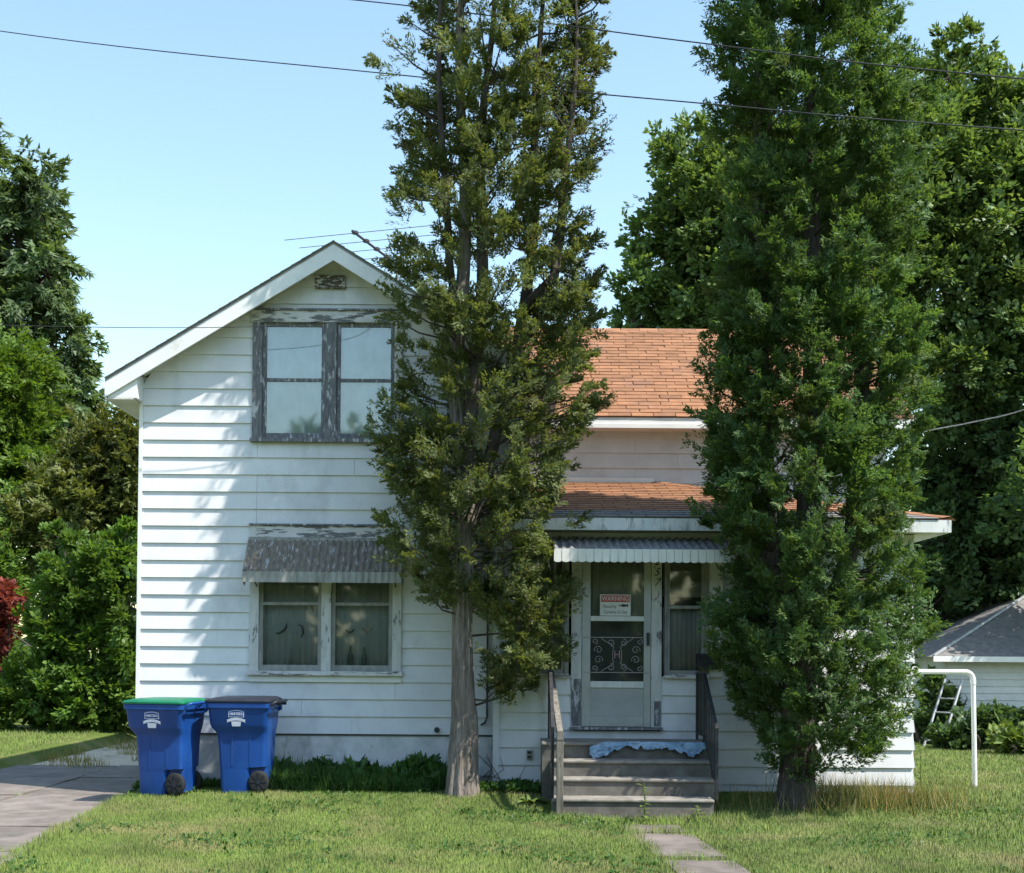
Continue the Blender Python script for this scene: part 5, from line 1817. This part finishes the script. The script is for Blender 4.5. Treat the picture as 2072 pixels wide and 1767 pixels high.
sx1 = sx0 + 8.0
sp('wall', MB().box(sx0, sx1, YS + 0.03, YS + 6.4, -0.2, sz_e), 'shed_siding')
z = -0.1
while z < sz_e - 0.02:
    z1 = min(z + 0.127, sz_e)
    sp('siding_board', MB().hexa([(sx0 - .01, YS - 0.002, z), (sx1, YS - 0.002, z), (sx1, YS + .029, z), (sx0 - .01, YS + .029, z),
                                  (sx0 - .01, YS + 0.016, z1), (sx1, YS + 0.016, z1), (sx1, YS + .029, z1), (sx0 - .01, YS + .029, z1)]), 'shed_siding')
    z += 0.127
ex = 0.3
rz_ = sz_e + 1.55
rv = [(sx0 - ex, YS - ex, sz_e), (sx1 + ex, YS - ex, sz_e), (sx1 + ex, YS + 6.4 + ex, sz_e), (sx0 - ex, YS + 6.4 + ex, sz_e), (sx0 + 3.2, YS + 3.2, rz_), (sx1 - 3.2, YS + 3.2, rz_)]
sp('roof', MB().add(rv, [(0, 1, 5, 4), (1, 2, 5), (2, 3, 4, 5), (3, 0, 4), (3, 2, 1, 0)]), 'roof_grey')
sp('fascia_board', MB().box(sx0 - ex - .01, sx1 + ex, YS - ex - 0.02, YS - ex - 0.002, sz_e - 0.085, sz_e + 0.012), 'white_trim')
hpv = [Vector(rv[0]) + Vector((0, 0, .02)), Vector(rv[4]) + Vector((0, 0, .02))]
sp('hip_cap', MB().tube(hpv, 0.03, 5), 'alu_dull')

lad = empty('ladder', (px_x(1868, 7.9), 7.9, -0.05))
tag(lad, 'aluminium ladder leaning against the shed corner', 'ladder')
tp = at(1912, 1374, 8.30) - Vector(lad.location)
bt = Vector((0, 0, 0))
wv_ = Vector((0.20, -0.32, 0.0))
for s in (0, 1):
    a, b_ = bt + wv_ * s, tp + wv_ * s
    MB().hexa([a + Vector((-.015, -.03, 0)), a + Vector((.015, -.03, 0)), a + Vector((.015, .03, 0)), a + Vector((-.015, .03, 0)),
               b_ + Vector((-.015, -.03, 0)), b_ + Vector((.015, -.03, 0)), b_ + Vector((.015, .03, 0)), b_ + Vector((-.015, .03, 0))]).build('rail', 'alu_dull', lad)
for k in range(5):
    a = bt.lerp(tp, (k + 0.6) / 5)
    MB().tube([a, a + wv_], 0.016, 8).build('rung', 'alu_dull', lad, smooth=50)

YPp = 0.95
pc = at(1969, 1360, YPp)
pb0 = at(1973, 1589, YPp)
gzp = float(ground_z(pc.x, YPp))
pf = empty('pipe_frame', (pc.x, YPp, gzp))
tag(pf, 'white bent pipe clothes-line frame standing on the lawn beside the porch corner', 'pipe frame')
arc = [(-0.09 + 0.09 * math.sin(R(a)), 0, pc.z - gzp - 0.09 + 0.09 * math.cos(R(a))) for a in range(0, 91, 15)]
pts = [(PXR + 0.03 - pc.x, 0, pc.z - gzp)] + arc
MB().tube(pts, 0.030, 12).build('crossbar', 'pipe_white', pf, smooth=50)
MB().tube([(0, 0, pc.z - gzp - 0.085), (pb0.x - pc.x, 0, -0.1)], 0.029, 12).build('upright', 'pipe_white', pf, smooth=50)
MB().lathe([(0.035, 0), (0.035, 0.06)], 12, 'Z', (0, 0, pc.z - gzp - 0.15)).build('elbow_collar', 'pipe_white', pf, smooth=50)

# ------------------------------------------------------------------ wires and antenna
def wire(name, pts, rad, mat, label):
    """smooth hanging wire through the given points"""
    P = [Vector(p) for p in pts]
    out_p = []
    for i in range(len(P) - 1):
        p0, p1, p2, p3 = P[max(i - 1, 0)], P[i], P[i + 1], P[min(i + 2, len(P) - 1)]
        for k in range(10):
            t = k / 10
            out_p.append(0.5 * ((2 * p1) + (-p0 + p2) * t + (2 * p0 - 5 * p1 + 4 * p2 - p3) * t * t + (-p0 + 3 * p1 - 3 * p2 + p3) * t ** 3))
    out_p.append(P[-1])
    o = MB().tube(out_p, rad, 6).build(name, mat, None, smooth=60)
    tag(o, label, 'wire')
    return o


def street_wire(pp, a, b_, label):
    def q(px, py):
        k = (px - 1036) / 2583
        return at(px, py, (a + b_ * k * 14.7) / (1 - b_ * k))
    P = [q(*p) for p in pp]
    e = P[-1] - P[0]
    wire('power_line', [P[0] - e * 0.8 + Vector((0, 0, 0.5))] + P + [P[-1] + e * 0.8 + Vector((0, 0, 0.3))], 0.0068, 'cable', label)


street_wire([(0, 63), (770, 148), (1440, 211), (2072, 264)], -0.50, -0.52, 'lower of the two power lines crossing the sky')
street_wire([(0, -78), (810, 10), (1440, 90), (2072, 160)], -0.70, -0.52, 'upper of the two power lines, leaving the picture at the top')
att = at(790, 628, YM - 0.1)
ys_ = YR0 - 0.25
wire('service_wire', [at(-700, 600, ys_), at(-200, 648, ys_), at(185, 662, ys_), at(520, 661, ys_), at(690, 645, ys_ + 0.1), at(778, 629, YM - 0.10), (att.x, YM - 0.03, att.z)], 0.0042, 'cable',
     'thin service wire running left from the gable, in front of the roof edge')
wire('service_wire', [(WXR + 0.28, 3.5, 4.55), at(1862, 876, 3.2), at(1960, 856, 2.0), at(2072, 829, 0.8), at(2300, 740, -2.5)], 0.008, 'cable_pale',
     'pale service wire right of the dense cedar, rising to the right')
ins = MB().lathe([(0.02, 0.0), (0.035, 0.015), (0.03, 0.04), (0.015, 0.06)], 10, 'Y', (att.x, YM - 0.085, att.z))
hp(ins, 'insulator', 'drip_edge', smooth=50)

ant_p = at(716, 470, 2.2)
bd = Vector((0.30, 0.954, 0))
ed = Vector((0.954, -0.30, 0))
ant = empty('tv_antenna', (ant_p.x + bd.x * 1.5, ant_p.y + bd.y * 1.5, zr(ant_p.x + bd.x * 1.5) + 0.0))
tag(ant, 'old rooftop television antenna with thin rods behind the gable peak', 'antenna')
ao = -Vector(ant.location)


def ap(n_, mb, mat='antenna_metal'):
    o = mb.build(n_, mat, ant, smooth=60)
    o.location = ao
    return o


ap('boom', MB().tube([ant_p - bd * 0.05, ant_p + bd * 2.7], 0.017, 8), 'cable')
mast = ant_p + bd * 1.5
ap('mast', MB().tube([(mast.x, mast.y, zr(mast.x) - 0.08), (mast.x, mast.y, ant_p.z + 0.1)], 0.022, 8), 'antenna_metal')
for k in range(8):
    c_ = ant_p + bd * (0.04 + 0.36 * k)
    L = 1.05 - 0.045 * k
    ap('rod', MB().tube([c_ - ed * L, c_ + ed * L], 0.005, 6))
    ap('rod_clamp', MB().lathe([(0.02, -0.02), (0.045, -0.01), (0.045, 0.02), (0.025, 0.03)], 8, 'Z', tuple(c_)), 'cable')

# ------------------------------------------------------------------ grass and weeds
def blades(n, xr, yr_, h, w, mat, name, label, keepf=None, seed=1, lean=0.5, zf=ground_z):
    r = np.random.default_rng(seed)
    x = r.uniform(*xr, n)
    y = r.uniform(*yr_, n)
    if keepf is not None:
        k = keepf(x, y, r)
        x, y = x[k], y[k]
    n = len(x)
    z = zf(x, y) - 0.004
    hh = h * r.uniform(0.45, 1.25, n) * (1 + 0.3 * np.sin(x * 3.1 + 1.7 * np.sin(y * 2.3)) * np.sin(y * 3.7 + x))
    an = r.uniform(0, 2 * math.pi, n)
    ln = r.uniform(0, lean, n) * hh
    la = r.uniform(0, 2 * math.pi, n)
    ww = w * r.uniform(0.7, 1.3, n)
    v = np.empty((n, 3, 3))
    v[:, 0] = np.stack([x - np.cos(an) * ww / 2, y - np.sin(an) * ww / 2, z], 1)
    v[:, 1] = np.stack([x + np.cos(an) * ww / 2, y + np.sin(an) * ww / 2, z], 1)
    v[:, 2] = np.stack([x + np.cos(la) * ln, y + np.sin(la) * ln, z + hh], 1)
    o = np_obj(name, v.reshape(-1, 3), np.arange(n * 3).reshape(n, 3), mat)
    tag(o, label, None, kind='stuff')
    return o


def lawn_keep(x, y, r):
    drive_ = (x < -3.90 - 0.47 * np.clip((y + 5.5) / 5.7, 0, 1) + 0.0) & (x > -7.3)
    xw = x - 0.085 * (-2.5 - y)
    walk_ = (xw > 1.12) & (xw < 1.76) & (y < -1.7)
    step_ = (x > 0.33) & (x < 2.24) & (y > -1.62)
    house_ = (x > -4.3) & (x < 4.6) & (y > -0.02)
    house_ &= ~((x < -0.2) & (y < 0.33))
    # nothing much where the view never falls
    hid = (np.abs(x) > 0.43 * (y + 14.7) + 0.4)
    return ~(drive_ | walk_ | step_ | house_ | hid)


blades(430000, (-4.6, 4.4), (-6.0, 0.3), 0.042, 0.0075, 'grass', 'grass', 'short mown lawn grass in front of the house', lawn_keep, 3)
blades(90000, (4.4, 9.5), (-4.6, 7.5), 0.05, 0.012, 'grass', 'grass', 'lawn grass right of the porch, in front of the shed', lawn_keep, 4)
blades(40000, (-14, -6.8), (0.0, 11), 0.06, 0.016, 'grass', 'grass', 'lawn grass beyond the driveway at the left edge', lambda x, y, r: (x < -7.35 - 0.05 * y) & (np.abs(x) < 0.43 * (y + 14.7) + .4), 5)


def near_edges(x, y, r):
    e1 = np.abs(x - (-3.95 - 0.47 * np.clip((y + 5.5) / 5.7, 0, 1))) < 0.09
    xw = x - 0.085 * (-2.5 - y)
    e2 = ((np.abs(xw - 1.12) < 0.10 + 0.04 * np.sin(y * 9)) | (np.abs(xw - 1.76) < 0.09 + 0.05 * np.sin(y * 7))) & (y < -1.7)
    e3 = np.zeros_like(e1)
    for yy in (-2.38, -3.87, -5.34):
        e3 |= (np.abs(y - yy) < 0.11 + 0.05 * np.sin(x * 9)) & (xw > 1.0) & (xw < 1.85)
    for yy in yb[1:-1]:
        e3 |= (np.abs(y - yy) < 0.04) & (x < -4.0) & (x > -7.2) & (np.sin(x * 5 + yy) + np.sin(x * 13) > 0.3)
    e4 = (np.abs(y + 1.78) < 0.17) & (x > 0.4) & (x < 2.4)
    return (e1 | e2 | e3 | e4)


blades(230000, (-7.3, 2.4), (-6, 1), 0.085, 0.008, 'grass', 'edge_grass', 'longer grass tufts along slab joints and lawn edges', near_edges, 6, 0.7)
# sparse dry weeds at the back of the driveway
blades(9000, (-8.5, -4.3), (3.2, 9.5), 0.16, 0.012, 'straw', 'gravel_weeds', 'sparse dry weeds growing through the gravel drive', lambda x, y, r: np.sin(x * 4 + y * 2) + np.sin(y * 5) > 0.4, 7, 0.6,
       lambda x, y: np.full_like(x, -0.15))


# tall dry grass around the dense cedar
def tall_keep(x, y, r):
    d = np.exp(-(((x - 4.0) / 0.62) ** 2 + ((y + 0.75) / 0.42) ** 2))
    d2 = 0.25 * np.exp(-(((x - 3.1) / 0.7) ** 2 + ((y + 1.2) / 0.22) ** 2))
    return (r.uniform(size=len(x)) < d + d2) & (y < -0.04)


blades(15000, (2.0, 5.2), (-1.9, -0.04), 0.29, 0.009, 'straw', 'dry_grass', 'tall straw coloured grass under the dense cedar', tall_keep, 8, 0.75)
blades(3500, (2.2, 4.9), (-1.7, -0.04), 0.22, 0.011, 'weed_green', 'green_tufts', 'green grass tufts mixed into the dry grass under the dense cedar', tall_keep, 9, 0.6)


# foundation weeds: leafy tangle under the lower window
def leaf_patch(name, label, n, xr, yr_, hmax, leaf, mat, seed, dens=None):
    r = np.random.default_rng(seed)
    x = r.uniform(*xr, n)
    y = r.uniform(*yr_, n)
    hgt = hmax * (0.55 + 0.45 * np.sin(x * 5.3 + 1.0) * np.sin(x * 2.1 + seed)) * (1 - ((y - yr_[0]) / (yr_[1] - yr_[0]) - 0.75) ** 2)
    z = ground_z(x, y) + r.uniform(0, 1, n) ** 0.7 * np.maximum(hgt, 0.06)
    ax = rdirs(n, r) * 0.8 + np.array([0, -0.25, 0.75])
    ax /= np.linalg.norm(ax, axis=1, keepdims=True)
    v, f_ = leaves(np.stack([x, y, z], 1), ax, leaf[0], leaf[1], r)
    o = np_obj(name, v, f_, mat)
    tag(o, label, None, kind='stuff')
    return o


leaf_patch('foundation_weeds', 'dark leafy weeds along the foundation below the lower window', 9000, (-2.85, -0.70), (-0.28, 0.30), 0.34, (0.085, 0.028), 'weed_green', 81)
leaf_patch('foundation_weeds', 'low weeds between the bins and the house', 2500, (-4.35, -2.7), (-0.1, 0.30), 0.16, (0.07, 0.025), 'weed_green', 82)
leaf_patch('foundation_weeds', 'low weeds between the thin cedar and the steps', 2200, (-0.6, 0.42), (-0.55, -0.03), 0.10, (0.07, 0.03), 'weed_green', 83)
leaf_patch('foundation_weeds', 'broad-leaved weeds rising from the tangle below the lower window', 1100, (-2.8, -0.75), (-0.25, 0.28), 0.40, (0.15, 0.07), 'weed_green', 85)
blades(5000, (-3.0, -0.7), (-0.35, 0.25), 0.30, 0.010, 'weed_green', 'tall_weeds', 'long dark grass growing through the foundation weeds', None, 84, 0.7)


def leafy_plant(name, label, base, n, h, leaf_l, leaf_w, mat, seed, spread=0.12, stem=True):
    r = random.Random(seed)
    root = empty(name, base)
    tag(root, label, 'plant', 'weeds near the front steps')
    mb = MB()
    for i in range(n):
        a = i * 2.4 + r.uniform(-.4, .4)
        z0_ = h * (0.1 + 0.85 * i / n) if stem else 0.01
        L = leaf_l * r.uniform(0.7, 1.15)
        el = r.uniform(0.35, 0.95) if not stem else r.uniform(0.1, 0.6)
        d = Vector((math.cos(a), math.sin(a), 0))
        s = Vector((-math.sin(a), math.cos(a), 0))
        pts = []
        for t, w in ((0, .12), (0.3, .8), (0.6, 1.0), (0.85, .55), (1.0, .02)):
            c_ = d * (L * t * math.cos(el)) + Vector((0, 0, z0_ + L * t * math.sin(el) - 0.55 * L * t * t * (0.8 if not stem else 0.5)))
            pts += [c_ - s * leaf_w * w / 2 + Vector((0, 0, leaf_w * .15 * w)), c_, c_ + s * leaf_w * w / 2 + Vector((0, 0, leaf_w * .15 * w))]
        fs = []
        for k in range(4):
            b_ = k * 3
            fs += [(b_, b_ + 1, b_ + 4, b_ + 3), (b_ + 1, b_ + 2, b_ + 5, b_ + 4)]
        lf = MB().add(pts, fs).build('leaf', mat, root, smooth=60)
    if stem:
        MB().tube([(0, 0, -0.02), (0.01, 0, h * 0.5), (0, 0.01, h)], [0.008, 0.006, 0.003], 6).build('stem', mat, root)
    return root


def gp(px, y):
    x = px_x(px, y)
    return (x, y, float(ground_z(x, y)) - 0.005)


leafy_plant('leafy_weed', 'tall single-stemmed weed standing before the bottom step', gp(1305, -1.78), 18, 0.42, 0.09, 0.045, 'hosta', 1)
leafy_plant('leafy_weed', 'broad-leaved plant with pale leaves beside the foot of the left railing', gp(1075, -0.95), 12, 0.1, 0.22, 0.085, 'hosta', 2, stem=False)
leafy_plant('leafy_weed', 'small broad-leaved weed left of the tall one at the bottom step', gp(1262, -1.80), 10, 0.1, 0.13, 0.04, 'weed_green', 3, stem=False)
leafy_plant('leafy_weed', 'leafy weed at the right corner of the bottom step', gp(1412, -1.76), 12, 0.18, 0.10, 0.035, 'hosta', 4)
leafy_plant('leafy_weed', 'tall weed against the right corner of the porch', gp(1862, 0.15), 34, 0.62, 0.11, 0.04, 'hosta', 5)
leafy_plant('leafy_weed', 'broad dock leaves by the trunk of the thin cedar', gp(868, -0.25), 11, 0.1, 0.26, 0.07, 'weed_green', 6, stem=False)
leafy_plant('leafy_weed', 'upright dark weed against the foundation near the dark-lidded bin', gp(655, 0.05), 22, 0.42, 0.13, 0.05, 'weed_green', 7)

# shrubs at the shed
Yx = 7.2
broadleaf('low_shrub', 'dark low shrub against the shed wall behind the pipe', gbase(1985, Yx), [lobe(1990, 1478, Yx, 70, 40), lobe(2060, 1468, Yx, 60, 45), lobe(1930, 1500, Yx, 55, 30)],
          9000, (0.10, 0.065), 'maple_dark', 91, 0.03, 'shrub', clump_r=0.4, stems=3)
Yy = 6.0
broadleaf('low_shrub', 'pale broad-leaved shrub at the right edge before the shed', gbase(2055, Yy), [lobe(2050, 1497, Yy, 45, 30), lobe(2085, 1505, Yy, 45, 30)],
          900, (0.20, 0.11), 'hosta', 93, 0.025, 'shrub', clump_r=0.5, stems=3, per=24)
# bare vines on the foundation right of the trunk
vines = MB()
rv_ = random.Random(5)
for i in range(9):
    x = -0.75 + i * 0.11 + rv_.uniform(-.05, .05)
    ytop = YM - 0.03 if x < -0.22 else YP - 0.05
    p = [(x, ytop - 0.02, -0.03)]
    for k in range(4):
        p.append((p[-1][0] + rv_.uniform(-.14, .14), ytop - 0.01 + rv_.uniform(-.015, .0), p[-1][2] + rv_.uniform(0.05, 0.16)))
    vines.tube(p, [0.007, 0.006, 0.005, 0.004, 0.002], 5, False)
o = vines.build('dead_vine', 'twig', None, smooth=60)
tag(o, 'bare brown vine stems climbing the wall right of the thin cedar trunk', 'vine')

# unseen trees added on the far side of the street, behind the camera: a continuous belt that keeps the low sky off the house front
r = np.random.default_rng(99)
P, A = [], []
for i in range(17):
    cx = -56 + i * 7 + r.uniform(-1.5, 1.5)
    cy = -36 + r.uniform(-3, 3)
    hgt = r.uniform(8.5, 11)
    d = rdirs(110, r)
    cs = np.array([cx, cy, hgt * 0.47]) + d * np.array([5.2, 4.2, hgt * 0.53]) * (r.uniform(0.4, 1.0, 110) ** 0.5)[:, None]
    p_, a_ = sprays(cs, d, r.uniform(0.7, 1.3, 110), 6, 5, 1.3, (0.6, 0.4), r)
    P.append(p_)
    A.append(a_)
v, f_ = leaves(np.concatenate(P), np.concatenate(A), 0.80, 0.56, r, 0.2, None, True)
o = np_obj('sky_block_trees', v, f_, 'maple')
o['kind'] = 'stuff'
o['label'] = 'unseen belt of leafy trees added across the street to block low sky'
broadleaf('climbing_vine', 'dark leafy vine covering the left corner of the shed behind the ladder', gbase(1890, YS - 0.15),
          [lobe(1893, 1400, YS - 0.15, 28, 50, 18), lobe(1885, 1470, YS - 0.15, 32, 55, 18), lobe(1915, 1440, YS - 0.15, 24, 60, 14)], 6000, (0.10, 0.07), 'maple_dark', 97, 0.03, 'vine', clump_r=0.4, stems=2)

P, A = [], []
for i in range(26):
    cx = -100 + i * 8 + r.uniform(-2, 2)
    cy = 75 + r.uniform(-5, 8)
    hgt = r.uniform(9, 13)
    d = rdirs(100, r)
    cs = np.array([cx, cy, hgt * 0.46]) + d * np.array([6.0, 4.0, hgt * 0.52]) * (r.uniform(0.4, 1.0, 100) ** 0.5)[:, None]
    p_, a_ = sprays(cs, d, r.uniform(0.7, 1.3, 100), 6, 5, 1.3, (0.6, 0.4), r)
    P.append(p_)
    A.append(a_)
v, f_ = leaves(np.concatenate(P), np.concatenate(A), 0.95, 0.6, r, 0.2, None, True)
o = np_obj('far_wood', v, f_, 'tree_far')
o['kind'] = 'stuff'
o['label'] = 'far-off band of trees behind the gardens'
# clover and plantain scattered in the lawn
n = 5200
x = r.uniform(-4.2, 6.5, n)
y = r.uniform(-5.8, -0.3, n)
k = lawn_keep(x, y, r) & (np.sin(x * 2.3 + np.sin(y * 3.1) * 1.5) + np.sin(y * 2.7 + x) + r.normal(size=n) * 0.5 > 0.7)
x, y = x[k], y[k]
x, y = np.repeat(x, 4) + r.normal(size=len(x) * 4) * 0.02, np.repeat(y, 4) + r.normal(size=len(y) * 4) * 0.02
ax = rdirs(len(x), r)
ax[:, 2] = np.abs(ax[:, 2]) * 0.35 + 0.15
ax /= np.linalg.norm(ax, axis=1, keepdims=True)
up_ = np.tile(np.array([0.0, -0.1, 1.0]), (len(x), 1)) + rdirs(len(x), r) * 0.3
v, f_ = leaves(np.stack([x, y, ground_z(x, y) + 0.022 + r.uniform(0, .015, len(x))], 1), ax, 0.045, 0.026, r, 0.15, up_)
o = np_obj('lawn_weeds', v, f_, 'weed_green')
o['kind'] = 'stuff'
o['label'] = 'flat clover and plantain leaves scattered through the lawn'
